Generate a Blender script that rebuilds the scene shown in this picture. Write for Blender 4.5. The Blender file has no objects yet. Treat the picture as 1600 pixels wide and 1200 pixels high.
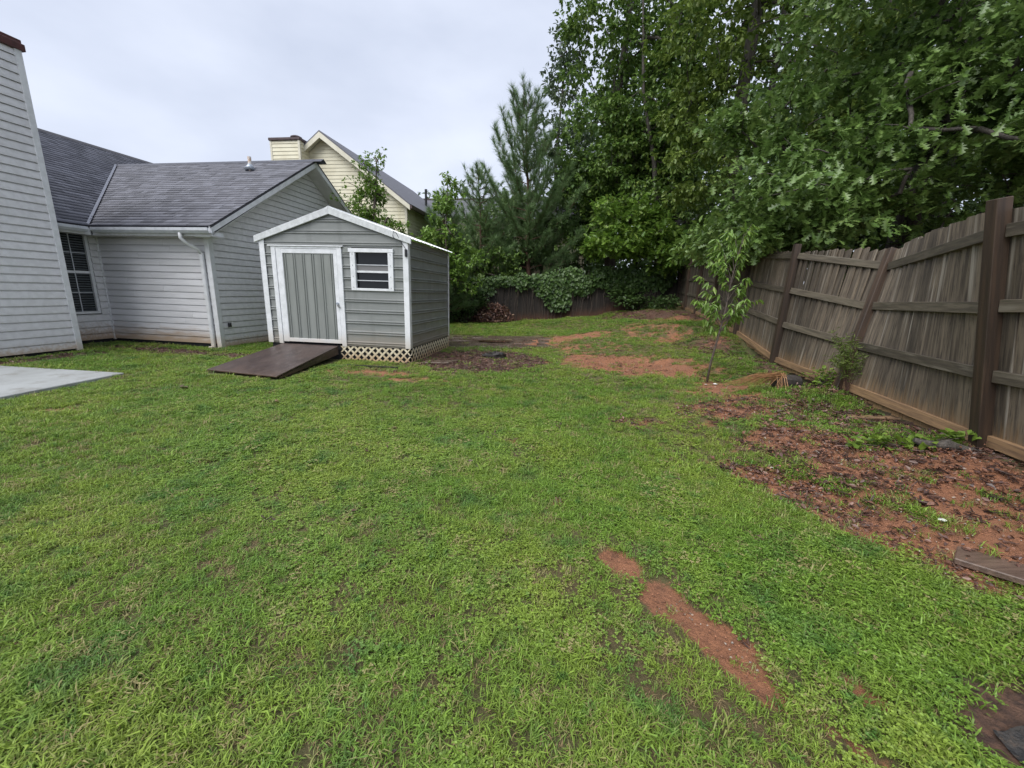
import bpy, math, random
import numpy as np
from mathutils import Matrix, Vector, Euler
random.seed(7); RNG = np.random.default_rng(11)
S = bpy.context.scene
COL = S.collection
rad = math.radians

# ------------------------------------------------------------------ camera
PITCH, ROLL, FPX = rad(12.8), rad(1.7), 630.0
cam = bpy.data.cameras.new('camera'); cam.sensor_fit = 'HORIZONTAL'; cam.sensor_width = 36
cam.lens = FPX/1600*36; cam.clip_start = .05; cam.clip_end = 2000
camo = bpy.data.objects.new('camera', cam); COL.objects.link(camo); S.camera = camo
_f = Vector((0, math.cos(PITCH), -math.sin(PITCH))); _u = Vector((0, math.sin(PITCH), math.cos(PITCH))); _x = Vector((1, 0, 0))
_r2 = _x*math.cos(ROLL)+_u*math.sin(ROLL); _u2 = _u*math.cos(ROLL)-_x*math.sin(ROLL)
camo.matrix_world = Matrix(((_r2.x, _u2.x, -_f.x, 0), (_r2.y, _u2.y, -_f.y, 0), (_r2.z, _u2.z, -_f.z, 1.5), (0, 0, 0, 1)))

# ------------------------------------------------------------------ world: overcast sky
SUN_EL, SUN_AZ = rad(54), rad(220)          # compass angle of the sun, behind the camera and to its left
W = bpy.data.worlds.new('World'); S.world = W; W.use_nodes = True
nt = W.node_tree; nt.nodes.clear()
def wn(t): return nt.nodes.new(t)
sky = wn('ShaderNodeTexSky'); sky.sky_type = 'NISHITA'; sky.sun_disc = False
sky.sun_elevation = SUN_EL; sky.sun_rotation = SUN_AZ; sky.air_density = 1; sky.dust_density = 3
tc = wn('ShaderNodeTexCoord')
mp = wn('ShaderNodeMapping'); mp.inputs['Scale'].default_value = (1, 1, 2.2)
cn = wn('ShaderNodeTexNoise'); cn.inputs['Scale'].default_value = 2.1; cn.inputs['Detail'].default_value = 5; cn.inputs['Roughness'].default_value = .5
cr = wn('ShaderNodeValToRGB'); cr.color_ramp.elements[0].position = .3; cr.color_ramp.elements[1].position = .72
cr.color_ramp.elements[0].color = (.262, .288, .352, 1); cr.color_ramp.elements[1].color = (.372, .396, .458, 1)
gain = wn('ShaderNodeVectorMath'); gain.operation = 'SCALE'; gain.inputs['Scale'].default_value = 10.0
mx = wn('ShaderNodeMix'); mx.data_type = 'RGBA'; mx.inputs[0].default_value = .95
bg = wn('ShaderNodeBackground'); bg.inputs['Strength'].default_value = .10
wo = wn('ShaderNodeOutputWorld')
L = nt.links.new
L(tc.outputs['Generated'], mp.inputs[0]); L(mp.outputs[0], cn.inputs['Vector']); L(cn.outputs['Fac'], cr.inputs[0])
L(cr.outputs[0], gain.inputs[0]); L(sky.outputs[0], mx.inputs[6]); L(gain.outputs[0], mx.inputs[7])
L(mx.outputs[2], bg.inputs['Color']); L(bg.outputs[0], wo.inputs[0])

sl = bpy.data.lights.new('sun', 'SUN'); sl.energy = 1.5; sl.angle = rad(55); sl.color = (1, .975, .93)
so = bpy.data.objects.new('sun', sl); COL.objects.link(so); so.location = (-10, -12, 30)
_sd = Vector((math.sin(SUN_AZ)*math.cos(SUN_EL), math.cos(SUN_AZ)*math.cos(SUN_EL), math.sin(SUN_EL)))
so.rotation_euler = _sd.to_track_quat('Z', 'Y').to_euler()
S.view_settings.view_transform = 'Standard'; S.view_settings.look = 'None'
S.view_settings.exposure = 1.32; S.view_settings.gamma = 1
S.render.engine = 'CYCLES'
S.cycles.max_bounces = 5; S.cycles.diffuse_bounces = 3; S.cycles.glossy_bounces = 2; S.cycles.transmission_bounces = 3; S.cycles.transparent_max_bounces = 4

# ------------------------------------------------------------------ materials
def M(name, c1, c2=None, scale=6, rough=.6, bump=0, bscale=40, stretch=(1, 1, 1), rnd=0, stain=None, streak=None,
      spec=.5, metal=0, detail=5, tint=None, c3=None, rvar=0, lo=.35, hi=.65, trans=0, world=False, coat=0):
    m = bpy.data.materials.new(name); m.use_nodes = True; t = m.node_tree; N = t.nodes; K = t.links.new
    b = N['Principled BSDF']; b.inputs['Roughness'].default_value = rough; b.inputs['Metallic'].default_value = metal
    b.inputs['Specular IOR Level'].default_value = spec
    if coat: b.inputs['Coat Weight'].default_value = coat; b.inputs['Coat Roughness'].default_value = .12
    co = N.new('ShaderNodeTexCoord'); geo = N.new('ShaderNodeNewGeometry'); oi = N.new('ShaderNodeObjectInfo')
    src = geo.outputs['Position'] if world else co.outputs['Object']
    off = N.new('ShaderNodeVectorMath'); off.operation = 'ADD'
    sc = N.new('ShaderNodeVectorMath'); sc.operation = 'SCALE'; sc.inputs['Scale'].default_value = 0 if world else 37.0
    cx = N.new('ShaderNodeCombineXYZ'); K(oi.outputs['Random'], cx.inputs[0]); K(oi.outputs['Random'], cx.inputs[1]); K(oi.outputs['Random'], cx.inputs[2])
    K(cx.outputs[0], sc.inputs[0]); K(src, off.inputs[0]); K(sc.outputs[0], off.inputs[1])
    mpn = N.new('ShaderNodeMapping'); mpn.inputs['Scale'].default_value = stretch; K(off.outputs[0], mpn.inputs[0])
    def noise(s, d=detail, r=.6):
        n = N.new('ShaderNodeTexNoise'); n.inputs['Scale'].default_value = s; n.inputs['Detail'].default_value = d; n.inputs['Roughness'].default_value = r
        K(mpn.outputs[0], n.inputs['Vector']); return n.outputs['Fac']
    def ramp(f, a, bb):
        r = N.new('ShaderNodeMapRange'); r.inputs[1].default_value = a; r.inputs[2].default_value = bb; K(f, r.inputs[0]); r.interpolation_type = 'SMOOTHSTEP'; return r.outputs[0]
    def mix(f, a, bb, bt='MIX'):
        x = N.new('ShaderNodeMix'); x.data_type = 'RGBA'; x.blend_type = bt
        for v, s in ((f, 0), (a, 6), (bb, 7)):
            if isinstance(v, (tuple, list)): x.inputs[s].default_value = (*v, 1)
            elif isinstance(v, (int, float)): x.inputs[s].default_value = v
            else: K(v, x.inputs[s])
        return x.outputs[2]
    def math_(op, a, bb):
        x = N.new('ShaderNodeMath'); x.operation = op
        for i, v in enumerate((a, bb)):
            if isinstance(v, (int, float)): x.inputs[i].default_value = v
            else: K(v, x.inputs[i])
        return x.outputs[0]
    col = c1
    if c2 is not None: col = mix(ramp(noise(scale), lo, hi), c1, c2)
    if c3 is not None: col = mix(ramp(noise(scale*2.7), .52, .72), col, c3)
    if tint:                                   # per-leaf / per-shingle face attribute
        at = N.new('ShaderNodeAttribute'); at.attribute_name = 'tint'
        cr_ = N.new('ShaderNodeValToRGB'); e = cr_.color_ramp.elements
        while len(e) < len(tint): e.new(.5)
        for i, c in enumerate(tint): e[i].position = i/(len(tint)-1); e[i].color = (*c, 1)
        K(at.outputs['Fac'], cr_.inputs[0])
        col = mix(.75, col, cr_.outputs[0]) if c2 is not None else cr_.outputs[0]
    if rnd:
        hv = N.new('ShaderNodeHueSaturation')
        r = N.new('ShaderNodeMapRange'); r.inputs[3].default_value = 1-rnd; r.inputs[4].default_value = 1+rnd; K(oi.outputs['Random'], r.inputs[0]); K(r.outputs[0], hv.inputs['Value'])
        if isinstance(col, tuple): hv.inputs['Color'].default_value = (*col, 1)
        else: K(col, hv.inputs['Color'])
        col = hv.outputs[0]
    if streak:                                 # (colour, sx, sz, lo, hi)
        mp2 = N.new('ShaderNodeMapping'); mp2.inputs['Scale'].default_value = (streak[1], streak[1], streak[2]); K(off.outputs[0], mp2.inputs[0])
        n = N.new('ShaderNodeTexNoise'); n.inputs['Scale'].default_value = 1; n.inputs['Detail'].default_value = 4; K(mp2.outputs[0], n.inputs['Vector'])
        col = mix(ramp(n.outputs['Fac'], streak[3], streak[4]), col, streak[0])
    if stain:                                  # (colour, z full, z none, strength, use world height)
        sx = N.new('ShaderNodeSeparateXYZ'); K(geo.outputs['Position'] if stain[4] else co.outputs['Object'], sx.inputs[0])
        nz = math_('MULTIPLY', math_('SUBTRACT', noise(7), .5), (stain[2]-stain[1])*1.3)
        z = math_('ADD', sx.outputs[2], nz)
        col = mix(math_('MULTIPLY', ramp(z, stain[2], stain[1]), stain[3]), col, stain[0])
    if isinstance(col, tuple): b.inputs['Base Color'].default_value = (*col, 1)
    else: K(col, b.inputs['Base Color'])
    if rvar: K(math_('ADD', math_('MULTIPLY', noise(scale*.7), rvar), rough-rvar*.5), b.inputs['Roughness'])
    if bump:
        bp = N.new('ShaderNodeBump'); bp.inputs['Strength'].default_value = 1; bp.inputs['Distance'].default_value = bump
        K(noise(bscale, 6, .65), bp.inputs['Height']); K(bp.outputs[0], b.inputs['Normal'])
    if trans:
        tr = N.new('ShaderNodeBsdfTranslucent'); ms = N.new('ShaderNodeMixShader'); ms.inputs[0].default_value = trans
        if isinstance(col, tuple): tr.inputs[0].default_value = (*col, 1)
        else: K(col, tr.inputs[0])
        K(b.outputs[0], ms.inputs[1]); K(tr.outputs[0], ms.inputs[2]); K(ms.outputs[0], N['Material Output'].inputs[0])
    return m

CLAY = (.30, .135, .065)
MAT = dict(
 siding=M('vinyl_siding', (.72, .715, .73), (.63, .625, .635), 3, .42, .0006, 60, (.4, 3, 3), rnd=.025, stain=((.36, .235, .13), .16, .62, .85, True)),
 sidingcl=M('vinyl_siding_clean', (.72, .715, .73), (.64, .635, .645), 3, .42, .0006, 60, (.4, 3, 3), rnd=.025, stain=((.40, .27, .15), .10, .36, .8, True)),
 trim=M('white_trim', (.72, .73, .75), (.62, .63, .64), 8, .4, rnd=.03, stain=((.50, .40, .28), .1, .45, .7, True)),
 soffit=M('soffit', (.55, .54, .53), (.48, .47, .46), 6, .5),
 shingle=M('shingle', (.10, .105, .125), (.075, .078, .095), 30, .55, .003, 220, tint=((.048, .05, .066), (.09, .092, .115), (.15, .155, .19), (.072, .073, .092)), rvar=.3),
 deck=M('roof_deck', (.05, .05, .06), rough=.8),
 gutter=M('gutter', (.60, .62, .66), (.5, .52, .56), 9, .35, rvar=.15),
 cap=M('chimney_cap', (.10, .035, .035), (.07, .03, .03), 12, .35),
 flash=M('valley_metal', (.19, .20, .24), (.10, .105, .13), 34, .28, lo=.42, hi=.58),
 glass=M('window_glass', (.010, .012, .014), rough=.06, spec=.35, bump=.0004, bscale=3),
 blind=M('blind', (.085, .10, .11), (.065, .078, .085), 8, .5),
 pipe=M('vent_pipe', (.75, .72, .68), (.5, .33, .22), 14, .5),
 lead=M('vent_boot', (.42, .46, .52), (.34, .38, .44), 10, .35, metal=.3),
 shed=M('shed_metal', (.25, .262, .258), (.21, .222, .218), 2.2, .38, .0006, 18, (.5, 2, 3), streak=((.185, .195, .19), 5, .35, .5, .75), rvar=.2, stain=((.28, .22, .16), .28, .66, .5, False)),
 sheddoor=M('shed_door', (.235, .25, .238), (.20, .213, .203), 2.5, .42, .0005, 14, (3, 3, .5), rvar=.2),
 shedtrim=M('shed_trim', (.74, .755, .79), (.62, .64, .66), 7, .38, rvar=.2, stain=((.42, .33, .22), .25, .6, .5, False)),
 shedrake=M('shed_rake', (.62, .645, .66), (.50, .52, .53), 14, .42, rvar=.2),
 roofmetal=M('shed_roof_metal', (.70, .72, .75), (.55, .57, .6), 6, .35, metal=.2),
 lattice=M('lattice_plastic', (.66, .60, .46), (.48, .41, .28), 9, .5, rnd=.06, stain=((.40, .25, .13), .02, .2, .75, False)),
 screw=M('screw', (.25, .25, .25), rough=.4, metal=.6),
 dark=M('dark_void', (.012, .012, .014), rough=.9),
 black=M('black_plastic', (.015, .015, .017), rough=.4),
 ramp=M('ramp_wood', (.040, .026, .023), (.066, .044, .038), 5, .42, .0015, 30, (1, .4, 1), rvar=.3, c3=(.09, .066, .058), stain=((.14, .08, .05), -.05, .08, .55, False)),
 concrete=M('concrete', (.36, .375, .375), (.29, .30, .295), 1.6, .5, .0015, 90, rvar=.25, world=True, c3=(.25, .25, .235)),
 paver=M('paver', (.095, .062, .046), (.15, .115, .09), 3.5, .25, .003, 40, rvar=.35, rnd=.18),
 cream=M('cream_siding', (.70, .665, .50), (.63, .59, .43), 2.5, .5, streak=((.56, .51, .31), 1.2, .25, .52, .72)),
 creamtrim=M('cream_trim', (.70, .67, .55), (.6, .57, .45), 4, .5),
 shingle2=M('shingle_far', (.095, .095, .115), (.13, .13, .15), 26, .6, .004, 60, (1, 1, 1)),
 brown=M('brown_metal', (.075, .045, .045), (.05, .03, .03), 9, .4),
 picket=M('weathered_picket', (.142, .114, .082), (.060, .047, .035), 4, .72, .0022, 18, (9, 9, .55), rnd=.42, streak=((.30, .27, .225), 17, .7, .56, .73), c3=(.030, .024, .020), stain=((.33, .195, .085), -.08, .36, .75, False), rvar=.2),
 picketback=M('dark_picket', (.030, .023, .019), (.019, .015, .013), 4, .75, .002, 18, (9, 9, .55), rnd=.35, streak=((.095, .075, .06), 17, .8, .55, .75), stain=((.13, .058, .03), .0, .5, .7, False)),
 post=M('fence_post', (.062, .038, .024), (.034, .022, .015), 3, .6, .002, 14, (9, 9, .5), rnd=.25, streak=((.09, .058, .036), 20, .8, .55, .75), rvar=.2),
 rail=M('fence_rail', (.115, .096, .068), (.062, .050, .036), 4, .7, .0022, 16, (.6, 9, 9), rnd=.22, streak=((.17, .15, .115), 2, 17, .56, .75), c3=(.06, .055, .035)),
 kick=M('kick_board', (.30, .185, .095), (.18, .11, .062), 4, .7, .002, 14, (.6, 9, 9), rnd=.18, c3=(.13, .085, .05)),
 bark=M('bark', (.095, .082, .070), (.045, .038, .032), 7, .85, .012, 14, (5, 5, .8), world=True, c3=(.13, .125, .115)),
 barkthin=M('thin_bark', (.11, .085, .07), (.06, .045, .038), 20, .7, .001, 60, world=True),
 pinebark=M('pine_bark', (.16, .085, .055), (.075, .045, .035), 9, .85, .01, 14, (4, 4, 1), world=True),
 stump=M('stump_bark', (.035, .028, .023), (.018, .014, .012), 12, .7, .012, 20),
 straw=M('dry_straw', (.34, .19, .09), (.22, .115, .055), 20, .7, rnd=.2),
 twig=M('dead_twig', (.11, .055, .04), (.055, .03, .024), 20, .75),
 deadleaf=M('dead_leaf', (.1, .05, .04), rough=.42, tint=((.045, .026, .022), (.11, .055, .042), (.17, .085, .055), (.075, .035, .032), (.25, .16, .10)), rnd=.45, spec=.6),
 crumb=M('clay_crumb', (.28, .125, .068), (.15, .07, .042), 30, .8, rnd=.45),
 puddle=M('puddle_water', (.07, .042, .026), rough=.04, spec=.6),
 mulch=M('mulch_chip', (.12, .06, .042), (.05, .03, .025), 30, .55, rnd=.6),
 pebble=M('pebble', (.33, .29, .25), (.2, .14, .1), 20, .6, rnd=.4),
 white=M('white_scrap', (.80, .80, .78), rough=.5),
 fabric=M('landscape_fabric', (.012, .012, .013), (.036, .031, .027), 22, .5, .012, 45, rvar=.35, c3=(.07, .05, .036)),
 plank=M('edging_plank', (.15, .10, .075), (.09, .06, .046), 4, .42, .003, 16, (.6, 8, 8), rvar=.3),
)
def leafmat(name, cols, rough=.42, trans=.28, spec=.45, rnd=0):
    return M(name, cols[0], rough=rough, tint=cols, trans=trans, spec=spec, rnd=rnd)
LEAF = dict(
 oak=leafmat('oak_leaf', ((0.088, 0.156, 0.040), (0.120, 0.207, 0.046), (0.165, 0.257, 0.066), (0.106, 0.183, 0.050), (0.224, 0.306, 0.096)), .36, .28, .55),
 lime=leafmat('lime_leaf', ((0.124, 0.224, 0.029), (0.173, 0.288, 0.040), (0.098, 0.190, 0.033), (0.231, 0.329, 0.060)), .42, .35),
 mid=leafmat('green_leaf', ((0.097, 0.182, 0.042), (0.133, 0.233, 0.048), (0.172, 0.266, 0.055), (0.082, 0.157, 0.042), (0.215, 0.287, 0.068)), .42, .3),
 olive=leafmat('olive_leaf', ((0.123, 0.198, 0.039), (0.164, 0.246, 0.044), (0.205, 0.273, 0.062), (0.096, 0.167, 0.039)), .45, .3),
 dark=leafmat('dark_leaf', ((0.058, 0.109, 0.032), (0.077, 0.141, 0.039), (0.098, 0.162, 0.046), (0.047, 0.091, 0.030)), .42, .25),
 bluish=leafmat('bluish_leaf', ((0.080, 0.125, 0.067), (0.106, 0.160, 0.081), (0.138, 0.184, 0.090)), .45, .25),
 needle=leafmat('pine_needle', ((0.094, 0.170, 0.067), (0.129, 0.215, 0.079), (0.168, 0.248, 0.095)), .5, .15),
 peach=leafmat('peach_leaf', ((0.159, 0.282, 0.048), (0.214, 0.349, 0.068), (0.135, 0.238, 0.041), (0.300, 0.402, 0.097)), .36, .35, .5),
 vine=leafmat('vine_leaf', ((0.066, 0.124, 0.037), (0.099, 0.167, 0.053), (0.050, 0.097, 0.033), (0.132, 0.198, 0.070)), .34, .25),
 weed=leafmat('weed_leaf', ((0.160, 0.250, 0.035), (0.210, 0.310, 0.050), (0.120, 0.200, 0.030)), .45, .35),
 fennel=leafmat('fennel_leaf', ((0.130, 0.190, 0.035), (0.170, 0.230, 0.045), (0.100, 0.150, 0.030)), .5, .3),
)

# ------------------------------------------------------------------ helpers
class MB:
    def __init__(s): s.v = []; s.f = []
    def add(s, vs, fs):
        o = len(s.v); s.v += [tuple(p) for p in vs]; s.f += [tuple(i+o for i in f) for f in fs]; return s
    def box(s, x0, x1, y0, y1, z0, z1):
        return s.add([(x, y, z) for z in (z0, z1) for y in (y0, y1) for x in (x0, x1)],
                     [(0, 2, 3, 1), (4, 5, 7, 6), (0, 1, 5, 4), (2, 6, 7, 3), (0, 4, 6, 2), (1, 3, 7, 5)])
    def bar(s, p, q, w, h, up=(0, 0, 1)):
        p = Vector(p); q = Vector(q); d = (q-p).normalized(); u = Vector(up); r = d.cross(u).normalized()*w/2; u = r.cross(d).normalized()*h/2
        return s.add([e+a*r+b*u for e in (p, q) for b in (-1, 1) for a in (-1, 1)],
                     [(0, 1, 3, 2), (4, 6, 7, 5), (0, 4, 5, 1), (2, 3, 7, 6), (0, 2, 6, 4), (1, 5, 7, 3)])
    def tube(s, pts, rs, n=6, cap=True):
        pts = [Vector(p) for p in pts]; o = len(s.v)
        for i, p in enumerate(pts):
            d = (pts[min(i+1, len(pts)-1)]-pts[max(i-1, 0)]).normalized()
            a = d.cross(Vector((0, 0, 1)) if abs(d.z) < .9 else Vector((1, 0, 0))).normalized(); b = d.cross(a)
            r = rs[i] if hasattr(rs, '__len__') else rs
            for k in range(n):
                t = 2*math.pi*k/n; s.v.append(tuple(p+a*(r*math.cos(t))+b*(r*math.sin(t))))
        for i in range(len(pts)-1):
            for k in range(n):
                k2 = (k+1) % n; s.f.append((o+i*n+k, o+i*n+k2, o+(i+1)*n+k2, o+(i+1)*n+k))
        if cap: s.f.append(tuple(o+k for k in range(n))[::-1]); s.f.append(tuple(o+(len(pts)-1)*n+k for k in range(n)))
        return s
    def prism(s, poly, vec):
        n = len(poly); v = Vector(vec)
        return s.add([Vector(p) for p in poly]+[Vector(p)+v for p in poly],
                     [tuple(range(n))[::-1], tuple(range(n, 2*n))]+[(i, (i+1) % n, n+(i+1) % n, n+i) for i in range(n)])
    def mesh(s, name, mat, smooth=False):
        me = bpy.data.meshes.new(name); me.from_pydata(s.v, [], s.f); me.materials.append(mat)
        if smooth: me.polygons.foreach_set('use_smooth', [True]*len(me.polygons))
        me.update(); return me
    def obj(s, name, mat, parent=None, smooth=False, bevel=0): 
        o = link(name, s.mesh(name, mat, smooth), parent)
        if bevel:
            md = o.modifiers.new('bevel', 'BEVEL'); md.width = bevel; md.segments = 1; md.limit_method = 'ANGLE'
        return o
def link(name, me, parent=None):
    o = bpy.data.objects.new(name, me); COL.objects.link(o)
    if parent: o.parent = parent
    return o
def thing(name, label, cat, loc=(0, 0, 0), rz=0, group=None):
    o = bpy.data.objects.new(name, None); COL.objects.link(o); o.location = loc; o.rotation_euler = (0, 0, rz); o.empty_display_size = .2
    return tag(o, label, cat, group)
def tag(o, label, cat, group=None):
    o['label'] = label; o['category'] = cat
    if group: o['group'] = group
    return o
def kind(o, k): o['kind'] = k; return o
def npmesh(name, V, Fc, mat, tint=None, smooth=False):
    """V (n,3); Fc (m,k) uniform face size"""
    me = bpy.data.meshes.new(name); V = np.ascontiguousarray(V, np.float32); Fc = np.ascontiguousarray(Fc, np.int32); m, k = Fc.shape
    me.vertices.add(len(V)); me.vertices.foreach_set('co', V.ravel())
    me.loops.add(m*k); me.loops.foreach_set('vertex_index', Fc.ravel())
    me.polygons.add(m); me.polygons.foreach_set('loop_start', np.arange(0, m*k, k, dtype=np.int32))
    if smooth: me.polygons.foreach_set('use_smooth', np.ones(m, bool))
    if tint is not None:
        a = me.attributes.new('tint', 'FLOAT', 'FACE'); a.data.foreach_set('value', np.asarray(tint, np.float32))
    me.materials.append(mat); me.update(calc_edges=True); return me
def vnoise(x, y, s, seed=0):
    """smooth value noise 0..1"""
    g = np.random.default_rng(seed).random((64, 64)); x = np.asarray(x)*s+100; y = np.asarray(y)*s+100
    xi = np.floor(x).astype(int); yi = np.floor(y).astype(int); fx = x-xi; fy = y-yi; fx = fx*fx*(3-2*fx); fy = fy*fy*(3-2*fy)
    a = g[xi % 64, yi % 64]; b = g[(xi+1) % 64, yi % 64]; c = g[xi % 64, (yi+1) % 64]; d = g[(xi+1) % 64, (yi+1) % 64]
    return (a*(1-fx)+b*fx)*(1-fy)+(c*(1-fx)+d*fx)*fy
def fnoise(x, y, s, seed=0): return (vnoise(x, y, s, seed)*.55+vnoise(x, y, s*2.1, seed+1)*.3+vnoise(x, y, s*4.7, seed+2)*.15)

# ------------------------------------------------------------------ terrain
TP = np.array([
 (0,-4,0),(0,0,0),(0,1,0),(-3,2,0),(-6,4,.04),(-3,5,.03),(0,5,0),(-9,2,.05),(1.4,1.2,0),(1.2,3.5,.02),(1.6,5.5,.06),
 (-2,7.7,.10),(-5,8.0,.09),(-8,7.5,.11),(-6.5,9,.09),(-9,10,.1),(-4,10,.1),(0,9,.10),(-2,11,.12),(-.8,12.5,.14),(1,14,.22),
 (-2.9,18,.12),(-8,18,.12),(-.8,18,.2),(1.33,18,.36),(3.0,18,.56),(4.8,18,.86),(7.17,18,1.13),(6,16,1.0),(3.5,15.5,.55),(4.6,14,.7),
 (3.4,.4,.45),(3.4,-2,.4),(3.54,2.9,.45),(4.1,4.9,.47),(4.42,6.8,.46),(4.86,8.9,.74),(5.35,11,.86),(5.85,13.1,.98),(6.35,15.2,1.05),
 (1.95,2.5,.07),(2.45,1.8,.08),(2.9,2.2,.30),(3.1,3.2,.30),(3.3,4.3,.26),(3.07,6.2,.18),(4.0,5.9,.28),(3.9,8,.38),(2.2,8,.14),(3.4,10,.4),
 (6,2,.7),(6,6,.8),(9,8,1.1),(12,15,1.8),(10,2,.9),(8,20,1.4),(2,24,.7),(-6,24,.3),(-12,20,.2),(14,30,2.2),(-14,6,.1),(-14,14,.1)], float)
def terrain0(x, y):
    x = np.asarray(x, float); y = np.asarray(y, float); s = np.zeros(x.shape)+2e-5*.6; w = np.zeros(x.shape)+2e-5
    for a, b, c in TP:
        k = 1/((x-a)**2+(y-b)**2+.35)**2.2; s = s+k*c; w = w+k
    return s/w
def ell(x, y, cx, cy, a, b, ang, soft=.5):
    c, s_ = math.cos(rad(ang)), math.sin(rad(ang)); dx = x-cx; dy = y-cy
    q = np.sqrt(((dx*c+dy*s_)/a)**2+((-dx*s_+dy*c)/b)**2)
    return np.clip((1+soft-q)/(2*soft), 0, 1)
def edge_line(y):                                        # left edge of the planting bed by the right fence
    return np.interp(y, [0, 1.3, 1.8, 2.1, 2.7, 3.2, 3.9, 5, 7, 9, 12, 16], [2.5, 2.62, 2.5, 2.24, 2.05, 2.02, 2.3, 3.3, 4.0, 4.35, 4.6, 4.6])
FENCE = [((3.15, .55), 0), ((3.72, 3.03), 0), ((4.1, 4.9), 0), ((4.42, 6.8), 0), ((4.86, 8.9), 0), ((5.4, 11.2), 0), ((5.95, 13.5), 0), ((6.55, 15.8), 0), ((7.1, 18), 0)]
def fence_x(y): return np.interp(y, [p[0][1] for p in FENCE], [p[0][0] for p in FENCE])
def masks(x, y):
    """clay, litter, dry(thin grass): natural cover of the ground"""
    n1 = fnoise(x, y, 1.6, 3); n2 = fnoise(x, y, 5.5, 9)*.6+fnoise(x, y, 11, 19)*.4
    clay = np.maximum.reduce([ell(x, y, 2.15, 7.8, 1.45, .95, -50)*1.2, ell(x, y, .645, 1.98, .14, .10, -50, .35)*1.15, ell(x, y, .80, 1.74, .16, .115, -58, .3)*1.15, ell(x, y, .96, 1.50, .21, .125, -56, .3)*1.15, ell(x, y, 1.02, 1.29, .11, .07, -50, .4)*.8,
        ell(x, y, 1.43, 1.25, .12, .04, -50)*.95, ell(x, y, 1.22, 1.09, .10, .04, -50)*.8, ell(x, y, 2.25, 2.5, .85, .24, -66)*1.25,
        ell(x, y, 2.75, 3.3, .9, .45, 75)*1.0, ell(x, y, 3.05, 2.6, .75, .5, 60)*1.1, ell(x, y, 3.2, 1.8, .5, .5, 0)*1.0, ell(x, y, 2.45, 3.55, .4, .3, 0)*1.0, ell(x, y, 1.1, 11.3, 1.7, 1.0, 10)*.95,
        ell(x, y, -2.5, 6.75, 1.0, .22, -5)*.66, ell(x, y, -1.6, 6.35, .55, .18, 8)*.64, ell(x, y, 2.75, 4.75, .75, .8, 0)*.88, ell(x, y, 3.1, 5.8, .6, .5, 0)*.75, ell(x, y, 1.9, 9.6, 1.3, .8, 0)*.62, ell(x, y, 3.9, 10.5, .9, 2.4, 12)*.60,
        ell(x, y, -5.2, 4.4, .5, .16, 10)*.62, ell(x, y, -4.3, 4.55, .45, .14, 10)*.6, ell(x, y, .02, 3.85, .12, .12, 0)*.8, ell(x, y, .35, 2.62, .12, .09, 0)*.72, ell(x, y, -3.0, 5.3, .5, .14, 10)*.5, ell(x, y, .9, 5.6, .4, .18, 0)*.55, ell(x, y, 1.35, 4.5, .4, .2, -30)*.58, ell(x, y, 4.7, 12.6, .7, 1.6, 15)*.7])
    bed = np.clip((x-edge_line(y))/.35+.2, 0, 1)*np.clip((9.6-y)/2, 0, 1)
    litter = np.maximum.reduce([ell(x, y, -.65, 8.25, 1.4, 1.35, 12, .35)*1.3, ell(x, y, -1.6, 7.55, .55, .35, 0)*.9, bed*.68, np.clip((y-16.9)/.8, 0, 1)*np.clip((x+3.2)/1.2, 0, 1),
        ell(x, y, 5.0, 14.5, 1.2, 3.2, 8)*1.05, ell(x, y, 3.9, 15.9, 1.6, 1.0, 0)*.9, ell(x, y, 1.86, 1.08, .30, .22, -10)*1.05, ell(x, y, -6.9, 8.25, 2.6, .35, -9)*1.0, ell(x, y, -8.3, 6.9, .32, 1.2, -9)*1.0, ell(x, y, 4.1, 8.6, .5, 2.2, 10)*.72, ell(x, y, .2, 10.5, 1.3, .7, 0)*.55])
    clay = np.clip(clay+(n1-.5)*.6+(n2-.5)*1.15-.10, 0, 1); litter = np.clip(litter+(n1-.5)*.5+(n2-.5)*1.0-.12, 0, 1)
    dry = np.clip((fnoise(x, y, .55, 21)-.44)*3.2+(n2-.5)*.8, 0, 1)
    dry = np.maximum(dry*.75, ell(x, y, .68, 1.55, .9, .40, -58)*.95)
    dry = np.maximum(dry, ell(x, y, 2.2, 4.7, 1.0, 1.2, 0)*.8)
    dry = np.maximum(dry, ell(x, y, 2.6, 9.5, 2.0, 3.6, -8)*.85)
    return clay, litter, dry
def terrain(x, y):
    c, l, d = masks(x, y)
    return terrain0(x, y)+(fnoise(x, y, 2.3, 5)-.5)*.035-np.clip(c, 0, 1)*.012+l*.01*(fnoise(x, y, 9, 31)-.4)
def tz(x, y): return float(terrain(np.array([x]), np.array([y]))[0])

def axis(lo, hi, step, far):
    a = list(np.arange(lo, hi+1e-6, step)); s = step*1.35; v = hi
    while v < far: v += s; s *= 1.35; a.append(v)
    s = step*1.35; v = lo; pre = []
    while v > -far: v -= s; s *= 1.35; pre.append(v)
    return np.array(pre[::-1]+a)
gx = axis(-9.5, 7.5, .055, 700); gy = axis(.2, 18.2, .055, 700)
GX, GY = np.meshgrid(gx, gy); gz = terrain(GX, GY); nx = len(gx); ny = len(gy)
ii = (np.arange(ny-1)[:, None]*nx+np.arange(nx-1)).ravel()
gmat = bpy.data.materials.new('ground_soil')
gme = npmesh('ground', np.stack([GX.ravel(), GY.ravel(), gz.ravel()], 1), np.stack([ii, ii+1, ii+nx+1, ii+nx], 1), gmat, smooth=True)
_c, _l, _d = masks(GX, GY)
for nm, a in (('clay', _c), ('litter', _l), ('dry', _d)):
    at = gme.attributes.new(nm, 'FLOAT', 'POINT'); at.data.foreach_set('value', a.ravel().astype(np.float32))
kind(link('ground', gme), 'structure')
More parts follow.
